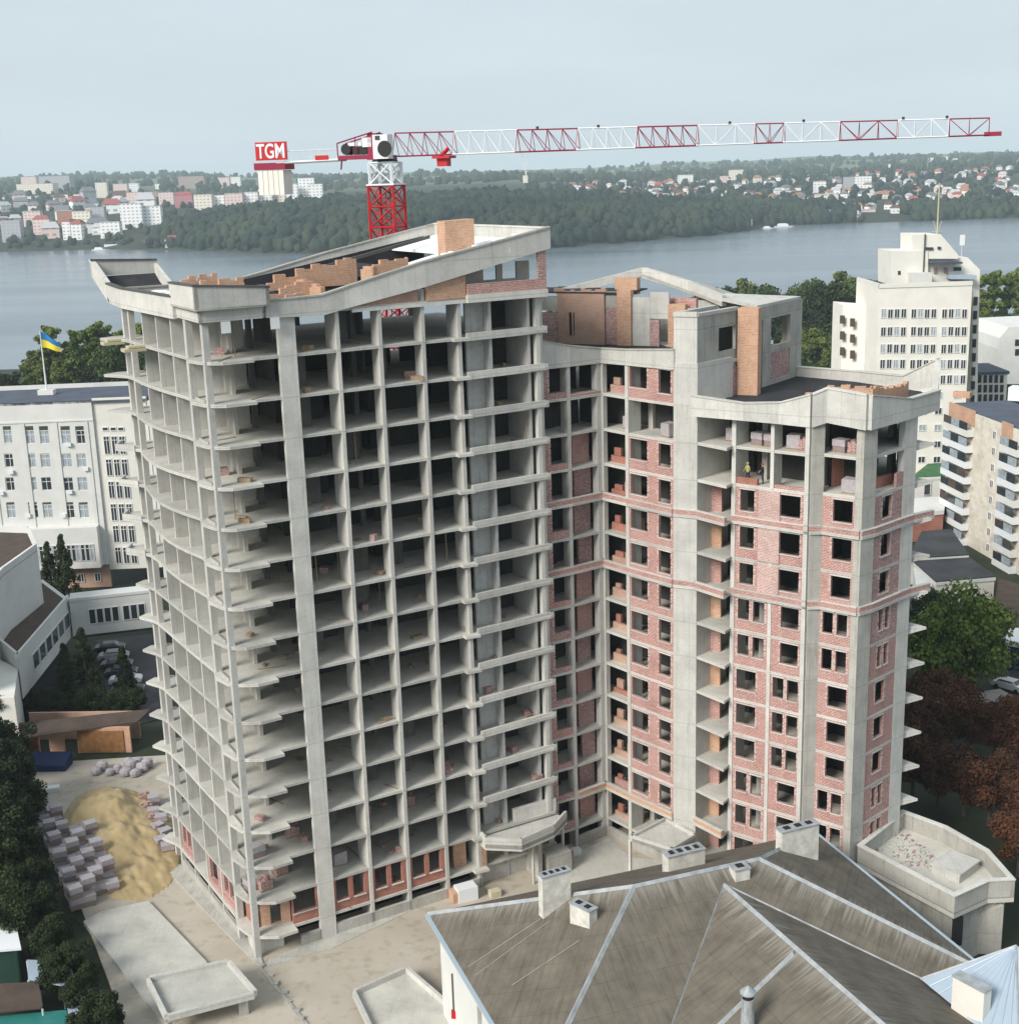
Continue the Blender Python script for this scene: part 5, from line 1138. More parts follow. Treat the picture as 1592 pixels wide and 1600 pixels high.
for i, (px, py, pr_, nm) in enumerate([(172, 1018, cd, 'dark car'), (178, 1031, cs_, 'silver car'), (183, 1044, cd, 'dark car'), (190, 1056, cd, 'dark car'), (197, 1068, cw, 'white car'), (200, 1084, cd, 'dark car')]):
    v = at(px, py, GZ); c = copy_tree(pr_) if i not in (0, 1, 4) else pr_; c.location = (v.x, v.y, GZ); c.rotation_euler.z = .15; c['group'] = 'cars parked in the shaded court'
    c['label'] = ['dark car furthest up the row in the shaded court', 'silver car in the shaded court', 'dark car right below the silver one in the court', 'dark car just above the white one in the court', 'white car in the shaded court on the left', 'dark car nearest the shed roof in the court'][i]
v = at(1577, 1078, GZ); c = copy_tree(cw); c.location = (v.x, v.y, GZ); c.rotation_euler.z = -.9; c['label'] = 'white car parked on the asphalt at the right edge'; del c['group']
# ------------------------------------------------------------------ white stepped tower block on the right
TY = 250.0; TP, TQ = (50, TY), (110, TY); TO = (75, 255, GZ)
tw = thing('stepped_tower', 'tall white stepped office tower with antenna mast and rows of small windows', 'tower', TO)
def TW(n, mb, m, par=tw, **k):
    o = mb.build(n, m, par, **k)
    if par is tw: o.location = (-TO[0], -TO[1], -TO[2])
    return o
def extr(pxs, Y, dep):
    """outline on the upright plane at Y given depth"""
    pts = [atY(x, y, Y) for x, y in pxs]; mb = MB(); n = len(pts)
    ar = sum(pts[i].x*pts[(i+1) % n].z-pts[(i+1) % n].x*pts[i].z for i in range(n))
    if ar < 0: pts = pts[::-1]
    bk = [p+Vector((0, dep, 0)) for p in pts]; mb.face(pts); mb.face(bk[::-1])
    for i in range(n): j = (i+1) % n; mb.face([pts[i], bk[i], bk[j], pts[j]])
    return mb
xl, zt_w = hit(1373, 450, TP, TQ)[:2]; xr = hit(1519, 447, TP, TQ)[0]; zlow = -8
TW('wall', MB().prism([(50+xl, TY), (50+xr, TY), (50+xr, TY+16), (50+xl, TY+16)], zlow, zt_w), 'cream')
TW('parapet', MB().strip((50+xl, TY), (50+xr, TY), zt_w+.003, zt_w+.8, .4, -.15), 'plaster'); TW('parapet', MB().strip((50+xl, TY+16), (50+xl, TY), zt_w+.003, zt_w+.8, .4, 0), 'plaster')
TW('roof', MB().prism([(50+xl+.4, TY+.5), (50+xr-.2, TY+.5), (50+xr-.2, TY+15.8), (50+xl+.4, TY+15.8)], zt_w+.003, zt_w+.1), 'roof_d')
sx = atY(1313, 475, TY+14); TW('side_block', MB().prism([(sx.x, TY+12), (50+xl-.02, TY+8), (50+xl-.02, TY+15), (sx.x, TY+20)], zlow, sx.z), 'cream')
for j in range(3):
    for i in range(2): c = atY(1319+i*12, 500+j*25+i*3, TY+9.8); TW('window', MB().box((c.x-.1, c.y+1.15-i*1.9), .9, .3, c.z-.8, c.z+.8, -.75), 'beige_p' if 'beige_p' in M else 'brown_s')
TW('stair_tower', extr([(1392, 392), (1426, 392), (1450, 392), (1450, 452), (1392, 452)], TY+5, 9), 'plaster')
TW('stair_tower', extr([(1426, 366), (1470, 366), (1497, 398), (1497, 404), (1450.2, 404), (1450.2, 391.8), (1426, 391.8)], TY+5.2, 8), 'cream')
TW('upper_wall', extr([(1450.2, 404.2), (1512, 402), (1531, 421), (1526, 640), (1519.5, 640), (1519.5, 446), (1450.2, 448)], TY+6, 8), 'cream')
TW('white_box', extr([(1424, 426), (1456, 426), (1456, 447), (1424, 447)], TY+2.5, 3), 'plaster_w'); TW('roof_slab', extr([(1455, 408), (1504, 409), (1504, 412), (1455, 411)], TY+3, 3), 'grey_r'); TW('canopy', extr([(1488, 429), (1526, 430), (1526, 436), (1486, 436)], TY+3, 3), 'blue_s')
TW('door', extr([(1459, 418), (1464, 418), (1464, 427), (1459, 427)], TY+5.7, .2), 'brick_p'); TW('door', extr([(1476, 418), (1481, 418), (1481, 427), (1476, 427)], TY+5.7, .2), 'brick_p')
for x0, x1, y0, y1 in ((1490, 1502, 417, 423), (1446, 1458, 386, 390), (1465, 1470, 385, 389), (1403, 1407, 423, 429)): TW('window', extr([(x0, y0), (x1, y0), (x1, y1), (x0, y1)], TY+4.9, .2), 'glass')
v = atY(1464, 366, TY+8); TW('antenna_mast', MB().bar((v.x, v.y, v.z), (v.x, v.y, v.z+9.5), .14, 6).bar((v.x-1, v.y, v.z+.6), (v.x+1, v.y, v.z+.6), .06).bar((v.x, v.y, v.z), (v.x-.8, v.y, v.z+2.5), .05).bar((v.x, v.y, v.z), (v.x+.8, v.y, v.z+2.5), .05), 'yellow')
v = atY(1503, 383, TY+12); TW('dish', MB().bar((v.x, v.y, v.z-2.5), (v.x, v.y, v.z), .05).box((v.x, v.y), .9, .3, v.z, v.z+2.0), 'white')
v = atY(1445, 366, TY+5); TW('downpipe', MB().bar((v.x, TY+4.85, v.z+.1), (v.x, TY+4.85, v.z-7.5), .14), 'cap')
for r_, (y0, y1) in enumerate(((482, 497), (511, 525), (538, 552), (563, 576), (588, 600))):
    for g_, gx in enumerate((1376.5, 1423.5, 1471.5)):
        for i in range(4):
            x0 = gx+i*10.4-(y0-482)*.025; a, z1__, _ = hit(x0, y0, TP, TQ); _, z0__, _ = hit(x0, y1, TP, TQ); window(tw, TP, TQ, a, a+1.02, round(z0__, 1), round(z0__, 1)+1.75, .07, 'pale' if (i*3+r_*2+g_) % 4 == 0 else 'dark', 1, 0, origin=TO)
for y0 in (612, 637, 663, 689, 713):
    for x0 in (1437, 1461, 1490):
        x_ = x0-(y0-612)*.03; a, z1__, _ = hit(x_, y0, TP, TQ); window(tw, TP, TQ, a, a+1.4, z1__-1.3, z1__, .07, 'dark' if (y0+x0) % 3 else 'pale', 1, 0, origin=TO)
for i in range(8): c = atY(1524-i*.7, 470+i*22, TY+5.8); TW('stair_window', MB().box((c.x, c.y), .7, .3, c.z-.8, c.z+.8), 'glass')
# neighbours behind and beside
def boxb(name, label, px, Y, dep, wallm, roofm, zb=-12, cat='building', wins=None, group=None, rot=0, roof='flat', nm='house', rh=None):
    """building whose front face spans px=(x0,y0,x1) on the plane at Y"""
    x0, y0, x1 = px; a = atY(x0, y0, Y); b = atY(x1, y0-(x1-x0)*.0308*0, Y); zt = (a.z+b.z)/2; c = ((a.x+b.x)/2, Y+dep/2); t = thing(nm, label, cat, (c[0], c[1], zb), rot, group)
    w_ = b.x-a.x; MB().box((0, 0), w_, dep, 0, zt-zb).build('wall', wallm, t)
    if roof == 'flat': MB().box((0, 0), w_+.6, dep+.6, zt-zb+.003, zt-zb+.6).build('roof', roofm, t)
    else:
        h = rh or min(5, w_*.35); mb = MB(); x, y, z = w_/2+.6, dep/2+.6, zt-zb
        v_ = [(-x, -y, z), (x, -y, z), (x, y, z), (-x, y, z), (-x*.6, 0, z+h), (x*.6, 0, z+h)]
        for f in ((0, 1, 5, 4), (2, 3, 4, 5), (1, 2, 5), (3, 0, 4)): mb.face([v_[i] for i in f])
        mb.face([v_[i] for i in (3, 2, 1, 0)]); mb.build('roof', roofm, t)
    return t, w_, zt
nb1, w1_, z1n = boxb('n', 'pinkish white three storey building with dark flat roof right of the stepped tower', (1516, 585, 1574), 275, 12, 'plaster', 'grey_r', -8, rot=0)
for r_ in range(3):
    for i in range(6): a = 1522+i*8.6; v = atY(a, 592+r_*15, 274.9); o = put('window', MB().box((0, 0), .7, .15, -.8, .8).mesh('window', 'glass') if (r_, i) == (0, 0) else wm_, nb1, (v.x-nb1.location.x, v.y-nb1.location.y, v.z-nb1.location.z)); wm_ = o.data
t_ = thing('gabled_white_building', 'plain white building with chamfered roof corners at the right edge', 'building', (118, 300, -8))
o = extr([(1562, 528), (1576, 511), (1700, 505), (1700, 600), (1560, 600), (1559, 545)], 300, 20).build('wall', 'plaster_w', t_); o.location = (-118, -300, 8)
for px, py in ((1589, 535), (1589, 550)): v = atY(px, py, 299.9); o = MB().box((v.x, v.y), .9, .2, v.z-.7, v.z+.7).build('window', 'glass', t_); o.location = (-118, -300, 8)
# panel apartment block
RZ = 21.0; RP, RQ = at(1484, 632, RZ), at(1592, 672, RZ); rd = (RQ-RP).normalized(); RQ2 = RP+rd*70; rP, rQ = (RP.x, RP.y), (RQ2.x, RQ2.y); RO = (rP[0]+20, rP[1]-10, -6)
rb = thing('apartment_block', 'nine storey beige apartment block with stacked white balconies at the right edge', 'apartment block', RO)
def RB(n, mb, m, par=rb, **k):
    o = mb.build(n, m, par, **k)
    if par is rb: o.location = (-RO[0], -RO[1], -RO[2])
    return o
M['beige_p'] = mat('beige_tiled_panel', (.62, .57, .49), col2=(.62, .58, .50), vscale=1.2, extra=brick_extra([(.60, .55, .45), (.72, .67, .58)], (.68, .64, .56), bw=1.4, bh=.7, lime=.2))
rs = lambda px, py: hit(px, py, rP, rQ)[0]
RB('wall', MB().strip(rP, rQ, -6, RZ, 11), 'beige_p'); RB('roof', MB().strip(rP, rQ, RZ+.003, RZ+.25, 10.4, .3), 'grey_r')
RB('frieze', MB().strip(rP, rQ, RZ-2.2, RZ+.5, .2, -.15, 0, rs(1524, 650)), 'brick_o'); RB('frieze', MB().strip(rP, rQ, RZ-3.6, RZ+.5, .2, -.15, rs(1566, 670), rs(1583, 672)), 'brick_o')
b0, b1 = .4, rs(1523, 660)
for k in range(9):
    z = RZ-3.6-k*2.75
    bo = RB('balcony', MB().strip(rP, rQ, z-.35, z+.75, 1.3, -1.35, b0, b1), 'white' if k % 4 else 'plaster_w')
    for j in range(3):
        a = b0+.2+j*(b1-b0-.3)/3; fr = MB().strip(rP, rQ, z+.8, z+2.1, .1, -1.3, a, a+(b1-b0-.6)/3); fr.build('balcony_glazing', ('glass_c' if (k+j) % 2 else 'glass') if (k+j) % 5 else 'brown_s', bo)
    c0, c1_ = rs(1572, 690), rs(1572, 690)+6
    bo = RB('balcony', MB().strip(rP, rQ, z-.35, z+.75, 1.2, -1.25, c0, c1_), 'white' if k % 3 else 'plaster_w')
    for j in range(2): MB().strip(rP, rQ, z+.8, z+2.1, .1, -1.2, c0+.2+j*2.9, c0+2.9+j*2.9).build('balcony_glazing', 'glass' if (k+j) % 2 else 'glass_c', bo)
    for s in (rs(1551, 690), c1_+2, c1_+5): window(rb, rP, rQ, s, s+1.1, z+.6, z+2.0, .04, 'dark', 1, 0, origin=RO)
RB('roof_hatch', MB().box((rP[0]+13, rP[1]+1.0), 4, 3, RZ+.25, RZ+2.6, -.6), 'white'); RB('roof_vent', MB().box((rP[0]+4, rP[1]+5.5), 3, 1.4, RZ+.25, RZ+1.3, -.6), 'brick_o')
# low buildings between
def lowb(name, label, pxs, z, wallm, roofm, zb=GZ, fascia='plaster_w'):
    p = [tuple(at(x, y, z)[:2]) for x, y in pxs]; c = p[0]; t = thing(name, label, 'building', (c[0], c[1], zb))
    for n_, mb, m in (('wall', MB().prism([tuple(Vector(q).lerp(Vector((sum(a[0] for a in p)/len(p), sum(a[1] for a in p)/len(p))), .03)) for q in p], zb, z-.3), wallm), ('roof', MB().prism(p, z-.2, z), roofm), ('fascia', MB().prism(p, z-.75, z-.203), fascia)):
        o = mb.build(n_, m, t); o.location = (-c[0], -c[1], -zb)
    return t, p
lb1, p_ = lowb('green_roofed_annex', 'small white building with green felt roof below the stepped tower', [(1424, 745), (1486, 742), (1486, 722), (1450, 724)], 6.5, 'plaster_w', 'grass_roof')
for px in (1448, 1473): v = hit(px, 772, p_[0], p_[1])[2]; a = hit(px-5, 765, p_[0], p_[1])[0]; window(lb1, p_[0], p_[1], a, a+1.3, v.z-.2, v.z+2.3, .05, 'dark', 0, 0, origin=tuple(lb1.location))
lowb('low_red_walled_building', 'low building with red wall and white eaves under the green roofed one', [(1400, 806), (1475, 797), (1480, 775), (1430, 778)], 3.2, 'brick_r', 'plaster_w')
lowb('flat_roofed_garage', 'long dark flat roofed garage behind the round green tree, far section', [(1418, 872), (1514, 866), (1486, 826), (1440, 830)], 2.5, 'plaster_w', 'roof_d')
lb2, p_ = lowb('flat_roofed_garage', 'dark flat roofed garage with white fascia, section nearest the round green tree', [(1462, 908), (1556, 900), (1514, 870), (1426, 876)], 2.0, 'plaster', 'roof_d')
lowb('flat_roofed_garage', 'brownish flat roof running out at the right edge below the apartment block', [(1548, 985), (1660, 1010), (1650, 930), (1560, 903)], 1.8, 'brown_s', 'brown_s')
lb3, p_ = lowb('white_gabled_annex', 'narrow white fronted building with a dark opening left of the garages', [(1436, 950), (1462, 930), (1440, 868), (1426, 880)], 1.0, 'plaster', 'plaster_w')
lowb('kiosk', 'small white kiosk with blue front at the right edge', [(1571, 1000), (1640, 1012), (1640, 985), (1575, 980)], 2.0, 'blue', 'white')
flat('asphalt', [(1535, 1078), (1592, 1040), (1900, 1060), (1900, 1250), (1592, 1110)], GZ-.2, GZ+.02, 'asph', **STR)
flat('asphalt', [(150, 1000), (240, 990), (262, 1120), (180, 1140)], GZ-.2, GZ+.02, 'asph', **STR)
v = at(1545, 1092, GZ); MB().box((v.x, v.y), 5, 2.5, GZ, GZ+.5, .3).build('planter', 'conc', label='low rectangular planter beside the parked white car', category='planter')

# ------------------------------------------------------------------ terrain, lake
SX = np.array([-6000, -1200, -505, -386, -260, -130, 0, 79, 130, 253, 375, 520, 685, 1100, 6000.]); SY = np.array([1900, 1760, 1699, 1634, 1500, 1400, 1400, 1438, 1480, 1590, 1785, 1790, 1802, 1850, 2000.])
QK = np.array([-.60, -.30, -.24, -.18, 0, .06, .13, .22, .38, .7])
DT = np.array([0, 60, 160, 400, 900, 1500, 3000, 5000, 7500, 12000.])
TAB = np.array([  # rows per QK: heights at DT beyond the shore
    [-16, -8, 2, 14, 40, 62, 92, 112, 118, 110], [-16, -8, 2, 14, 38, 60, 88, 108, 114, 105], [-16, 2, 10, 22, 38, 55, 82, 100, 104, 95], [-16, 4, 14, 24, 33, 42, 60, 78, 80, 80],
    [-16, 6, 18, 30, 36, 40, 52, 64, 68, 66], [-16, 4, 12, 22, 28, 34, 48, 62, 68, 66], [-16, 0, 6, 14, 24, 34, 56, 78, 82, 80], [-16, -4, 4, 12, 28, 40, 58, 86, 90, 86], [-16, -6, 4, 14, 32, 50, 70, 84, 88, 86], [-16, -6, 4, 14, 32, 50, 70, 84, 88, 86]], float)
def hgt(x, y):
    x = np.asarray(x, float); y = np.asarray(y, float); sy = np.interp(x, SX, SY)
    q = np.clip(x/np.maximum(y, 1), QK[0], QK[-1]); d = np.clip(y-sy, 0, DT[-1]); fi = np.interp(q, QK, np.arange(len(QK))); i0 = np.clip(fi.astype(int), 0, len(QK)-2); ff = fi-i0
    rows = np.array([np.interp(d, DT, TAB[i]) for i in range(len(QK))]); ii = np.arange(x.size).reshape(x.shape)
    r2 = rows.reshape(len(QK), -1); fl_ = ii.ravel(); h = r2[i0.ravel(), fl_]*(1-ff.ravel())+r2[i0.ravel()+1, fl_]*ff.ravel(); h = h.reshape(x.shape)
    h = h+np.where(d > 100, 1, 0)*(4*np.sin(x/310+y/450)+3*np.sin(x/170-y/260))*np.clip((d-100)/1500, 0, 1.6)
    near = np.interp(y, [380, 560, 600, 640], [-2.15, -11, -16, -19]); bl_ = y < sy-15
    return np.where(y < 640, near, np.where(bl_, -19, h))
xs = np.unique(np.concatenate([np.linspace(-6500, -1600, 26), np.linspace(-1600, 1700, 112), np.linspace(1700, 6500, 26)])); ys = np.unique(np.concatenate([np.linspace(-500, 380, 8), np.linspace(380, 1300, 22), np.linspace(1300, 2100, 60), np.linspace(2100, 4500, 45), np.linspace(4500, 8600, 26)]))
X_, Y_ = np.meshgrid(xs, ys); Z_ = hgt(X_, Y_); nx_, ny_ = len(xs), len(ys)
V_ = np.stack([X_.ravel(), Y_.ravel(), Z_.ravel()], 1); I_ = np.arange(nx_*ny_).reshape(ny_, nx_); F_ = np.stack([I_[:-1, :-1].ravel(), I_[:-1, 1:].ravel(), I_[1:, 1:].ravel(), I_[1:, :-1].ravel()], 1)
def fields(t, s, o):      # open farmland beyond the town
    sp_ = N(t, 'ShaderNodeSeparateXYZ'); L(t, s, sp_.inputs[0]); mi = N(t, 'ShaderNodeMix', data_type='RGBA'); k = N(t, 'ShaderNodeMath', operation='MULTIPLY')
    L(t, thr(t, sp_.outputs[1], 2600, 3400), k.inputs[0]); L(t, thr(t, noise(t, s, .0016, 1, 2, 1, 3), .42, .50), k.inputs[1]); L(t, k.outputs[0], mi.inputs['Factor']); L(t, o, mi.inputs[6]); mi.inputs[7].default_value = (.13, .17, .09, 1); return mi.outputs[2]
M['terrain'] = mat('hill_and_town_ground', (.022, .034, .018), col2=(.055, .06, .035), vscale=.004, coord='Object', extra=lambda t, s, o, b: fields(t, s, mul(t, o, thr(t, noise(t, s, .03, 1, 1, 1, 6, .7), .45, .6), (.55, .6, .55))))
tm_ = npmesh('ground', V_, F_, M['terrain']); tm_.polygons.foreach_set('use_smooth', [True]*len(tm_.polygons)); put('ground', tm_, **STR)
wm = mat('lake_water', (.12, .15, .175), rough=.12, spec=.5, coord='Object'); t = wm.node_tree; b = t.nodes['Principled BSDF']; tcw = N(t, 'ShaderNodeTexCoord')
nw = noise(t, tcw.outputs['Object'], .22, 1, 1.6, 1, 4); bpn = N(t, 'ShaderNodeBump', i_Strength=.12, i_Distance=.6); L(t, nw, bpn.inputs['Height']); L(t, bpn.outputs[0], b.inputs['Normal'])
nr = noise(t, tcw.outputs['Object'], .004, .35, 2.2, 1, 4); mw = N(t, 'ShaderNodeMapRange'); mw.inputs['From Min'].default_value = .35; mw.inputs['From Max'].default_value = .65; mw.inputs['To Min'].default_value = .16; mw.inputs['To Max'].default_value = .26; L(t, nr, mw.inputs['Value']); L(t, mw.outputs[0], b.inputs['Roughness'])
M['water'] = wm; MB().prism([(-6400, 570), (6400, 570), (6400, 2600), (-6400, 2600)], -15.2, -15).build('water', 'water', **STR)

# ------------------------------------------------------------------ vegetation
def foliage(name, c1, c2, sc=.35):
    m = bpy.data.materials.new(name); m.use_nodes = True; t = m.node_tree; b = t.nodes['Principled BSDF']; b.inputs['Roughness'].default_value = .75; b.inputs['Specular IOR Level'].default_value = .2
    tc_ = N(t, 'ShaderNodeTexCoord'); n1 = N(t, 'ShaderNodeTexNoise', i_Scale=sc, i_Detail=4.0); L(t, tc_.outputs['Object'], n1.inputs['Vector']); oi = N(t, 'ShaderNodeObjectInfo')
    ad = N(t, 'ShaderNodeMath', operation='MULTIPLY_ADD'); ad.inputs[1].default_value = .35; L(t, oi.outputs['Random'], ad.inputs[0]); L(t, thr(t, n1.outputs[0], .32, .68), ad.inputs[2])
    sb = N(t, 'ShaderNodeMath', operation='SUBTRACT'); sb.inputs[1].default_value = .17; L(t, ad.outputs[0], sb.inputs[0]); sb.use_clamp = True
    mi = N(t, 'ShaderNodeMix', data_type='RGBA'); L(t, sb.outputs[0], mi.inputs['Factor']); mi.inputs[6].default_value = (*c1, 1); mi.inputs[7].default_value = (*c2, 1); L(t, mi.outputs[2], b.inputs['Base Color']); return m
F_dark = foliage('dark_foliage', (.009, .017, .008), (.038, .055, .018)); F_mid = foliage('mid_green_foliage', (.022, .045, .013), (.095, .13, .04)); F_lime = foliage('yellow_green_foliage', (.04, .07, .015), (.16, .19, .045))
F_red = foliage('autumn_red_foliage', (.028, .013, .008), (.12, .048, .022)); F_far = foliage('far_wood_foliage', (.008, .020, .016), (.042, .058, .028), .012); M['bark'] = mat('bark', (.09, .07, .055), var=.3, vscale=2)
def leaves(centers, radii, n, ls, flat_=.8):
    k = len(centers); idx = rng.integers(0, k, n); d = rng.normal(size=(n, 3)); d /= np.linalg.norm(d, axis=1)[:, None]; rr = rng.random(n)**.35
    p = centers[idx]+d*radii[idx][:, None]*rr[:, None]*np.array([1, 1, flat_]); nrm = d*.9+rng.normal(size=(n, 3))*.55; nrm /= np.linalg.norm(nrm, axis=1)[:, None]
    a = np.cross(nrm, rng.normal(size=(n, 3))); a /= np.linalg.norm(a, axis=1)[:, None]; b_ = np.cross(nrm, a); s = (ls*(.6+.8*rng.random(n)))[:, None]/2
    v = np.stack([p-a*s, p-b_*s*.8, p+a*s, p+b_*s*.8], 1).reshape(-1, 3); return v, np.arange(4*n).reshape(n, 4)
def tree_proto(nm, H_, rx, kind, fm, n=5000, ls=.5, lobes=34):
    t = thing(nm, nm, 'tree'); 
    if kind == 'round': c = rng.normal(size=(lobes, 3)); c /= np.linalg.norm(c, axis=1)[:, None]; c *= (rng.random(lobes)**.45)[:, None]*np.array([rx*.72, rx*.72, H_*.33]); c[:, 2] += H_*.60; rad = rx*(.26+.16*rng.random(lobes))
    elif kind == 'poplar': z = rng.random(lobes); c = np.stack([rng.normal(size=lobes)*rx*.35*(1-z*.5), rng.normal(size=lobes)*rx*.35*(1-z*.5), H_*(.16+.78*z)], 1); rad = rx*(.42-.22*z+.1*rng.random(lobes))
    else: z = (np.arange(lobes)+.5)/lobes; a = rng.random(lobes)*6.28; rr = rx*(1-z)*.75; c = np.stack([np.cos(a)*rr, np.sin(a)*rr, H_*(.08+.9*z)], 1); rad = rx*(.38-.28*z)+.15
    v, f = leaves(c, rad, n, ls); put('crown', npmesh('crown', v, f, fm), t)
    mb = MB(); mb.lathe((0, 0), [(H_*.022+.08, 0), (H_*.016+.05, H_*.3), (H_*.008+.03, H_*.75)], 7)
    if kind == 'round':
        for i in range(0, lobes, 4): mb.bar((0, 0, H_*.28), tuple(c[i]*np.array([.9, .9, .97])), H_*.006+.03, 4)
    mb.build('trunk', 'bark', t); return t
F_near = foliage('bright_green_foliage', (.045, .08, .014), (.19, .26, .05)); F_pop = foliage('poplar_foliage', (.04, .075, .016), (.16, .20, .045))
PR = {'round_dark': tree_proto('broadleaf_tree', 12, 4.6, 'round', F_dark, 9000, .42), 'round_dark2': tree_proto('broadleaf_tree', 13, 4.0, 'round', F_dark, 8000, .42, 26), 'round_green': tree_proto('broadleaf_tree', 13, 6.6, 'round', F_near, 15000, .42, 60),
      'tall': tree_proto('broadleaf_tree', 22, 6.5, 'round', F_mid, 7000, .85, 50), 'tall2': tree_proto('broadleaf_tree', 22, 5.6, 'round', F_lime, 6500, .85, 40), 'talld': tree_proto('broadleaf_tree', 22, 6.0, 'round', F_dark, 6500, .85, 44), 'poplar': tree_proto('poplar_tree', 25, 3.8, 'poplar', F_pop, 5000, .8, 40),
      'conifer': tree_proto('conifer_tree', 12, 2.6, 'conifer', F_dark, 5500, .38, 60), 'red': tree_proto('autumn_tree', 11, 5.0, 'round', F_red, 11000, .38, 40), 'red2': tree_proto('autumn_tree', 10, 4.4, 'round', F_red, 9000, .38, 30)}
TU = set()
def tree(kind, x, y, z, s, label, group):
    t = PR[kind] if kind not in TU else copy_tree(PR[kind]); TU.add(kind); t.location = (x, y, z); t.rotation_euler.z = random.random()*6.3; t.scale = (s*random.uniform(.92, 1.08),)*2+(s,)
    t['label'] = label; t['category'] = 'tree'; t['group'] = group; return t
# dark trees along the left edge of the yard
gl = 'dark trees down the left edge'
for x, y, k, s in ((-62, 146, 'round_dark', .8), (-59, 137, 'round_dark2', .85), (-56.5, 131, 'round_dark', .85), (-53.5, 124, 'round_dark2', .8), (-50.5, 118, 'round_dark', .75), (-48.3, 112, 'round_dark2', .72), (-46.0, 108, 'round_dark', .6), (-44.5, 103.5, 'round_dark', .55), (-40.2, 100.5, 'round_dark2', .42), (-38.2, 97, 'round_dark', .40), (-35.8, 93.8, 'round_dark2', .36), (-34, 90.6, 'round_dark', .34), (-60, 126, 'round_dark', .9), (-56, 115, 'round_dark', .9), (-66, 152, 'round_dark2', .8), (-70, 158, 'round_dark', .9)):
    tree(k, x, y, GZ, s, 'dark tree in the line at the left edge', gl)
for x, y, s, lb_ in ((-53.5, 157, 1.0, 'tall dark conifer in front of the shaded court, the larger one'), (-49.6, 160, .7, 'small dark conifer beside the parked cars'), (-57, 160, .75, 'dark conifer under the gallery of the auditorium block')): tree('conifer', x, y, GZ, s, lb_, 'conifers by the court')
for px, s in ((108, .85), (123, .95)): v = at(px, 918, GZ); tree('conifer', v.x+ (px-108)*.05, v.y-8, GZ, s, 'slim dark conifer in front of the institute, '+('left' if px < 110 else 'right')+' of the pair', 'pair of conifers at the institute')
for i in range(9): v = at(30+i*22, 1140, GZ); tree('round_dark', v.x, v.y+2, GZ, random.uniform(.3, .5), 'low dark tree behind the shed roof', 'low trees behind the sheds')
for i, (px, py, s) in enumerate([(30, 1330, .5), (38, 1385, .5), (58, 1425, .5), (80, 1462, .45), (50, 1465, .5), (100, 1500, .40), (120, 1540, .38), (140, 1575, .36), (165, 1612, .34), (128, 1600, .38), (30, 1390, .6), (20, 1340, .7), (44, 1300, .55), (36, 1262, .6), (24, 1225, .7), (10, 1290, .8), (165, 1630, .4)]):
    v = at(px, py, GZ); tree(['round_dark', 'round_dark2'][i % 2], v.x, v.y, GZ, s, 'dark tree beside the pallets', 'dark trees beside the pallets')
# trees by the lake behind the institute
for i, (px, pt, k) in enumerate([(-12, 575, 'talld'), (12, 572, 'talld'), (30, 590, 'talld'), (62, 560, 'tall2'), (78, 505, 'poplar'), (66, 515, 'poplar'), (96, 560, 'tall2'), (118, 512, 'poplar'), (108, 530, 'tall2'), (132, 508, 'poplar'), (146, 500, 'poplar'), (160, 506, 'poplar'), (172, 520, 'tall'), (186, 512, 'poplar'), (200, 520, 'tall'), (216, 500, 'tall2'), (232, 498, 'poplar'), (250, 510, 'tall'), (52, 545, 'tall2'), (128, 560, 'talld'), (152, 555, 'talld')]):
    Y = 400+random.uniform(-25, 25); v = atY(px, pt, Y); zb = float(hgt(np.array([v.x]), np.array([Y]))[0]); hh = 25 if k == 'poplar' else 22; s = (v.z-zb)/hh/(.98 if k == 'poplar' else 1.0); tree(k, v.x, Y, zb, s, {'poplar': 'tall narrow poplar behind the institute roof', 'tall': 'mid green rounded tree behind the institute roof', 'tall2': 'yellowish green tree behind the institute roof', 'talld': 'dark green tree behind the institute roof'}[k], 'lakeside trees behind the institute')
# wood between the building and the lake on the right
bt = [(1105, 445), (1140, 436), (1165, 436), (1190, 440), (1212, 446), (1238, 452), (1262, 430), (1290, 428), (1320, 425), (1345, 428), (1375, 440), (1410, 445), (1530, 425), (1550, 418), (1575, 420), (1600, 415), (1630, 425), (880, 448), (905, 446), (930, 450)]
for i, (px, pt) in enumerate(bt):
    Y = 520 if px < 1500 else 480; Y += random.uniform(-20, 20); v = atY(px, pt-2, Y); zb = float(hgt(np.array([v.x]), np.array([Y]))[0]); k = ['tall', 'talld', 'tall2'][i % 3] if px < 1500 else 'poplar'
    hh = 25 if k == 'poplar' else 21.5; tree(k, v.x, Y, zb, (v.z-zb)/hh, {'tall': 'mid green tree', 'talld': 'dark green tree', 'tall2': 'yellowish green tree', 'poplar': 'tall dark narrow tree'}[k]+' in the wood on the near lake shore', 'trees in the near shore wood')
for i in range(85):
    Y = random.uniform(330, 500); px = random.choice([random.uniform(1090, 1330), random.uniform(1225, 1330), random.uniform(1525, 1640)]); v = atY(px, 500, Y); zb = float(hgt(np.array([v.x]), np.array([Y]))[0]); k = random.choice(['tall', 'talld', 'talld', 'tall2', 'tall'])
    tree(k, v.x, Y, zb, random.uniform(.62, .92), {'tall': 'mid green tree', 'talld': 'dark green tree', 'tall2': 'yellowish green tree'}[k]+' in the wood behind the brick wing', 'trees in the wood behind the brick wing')
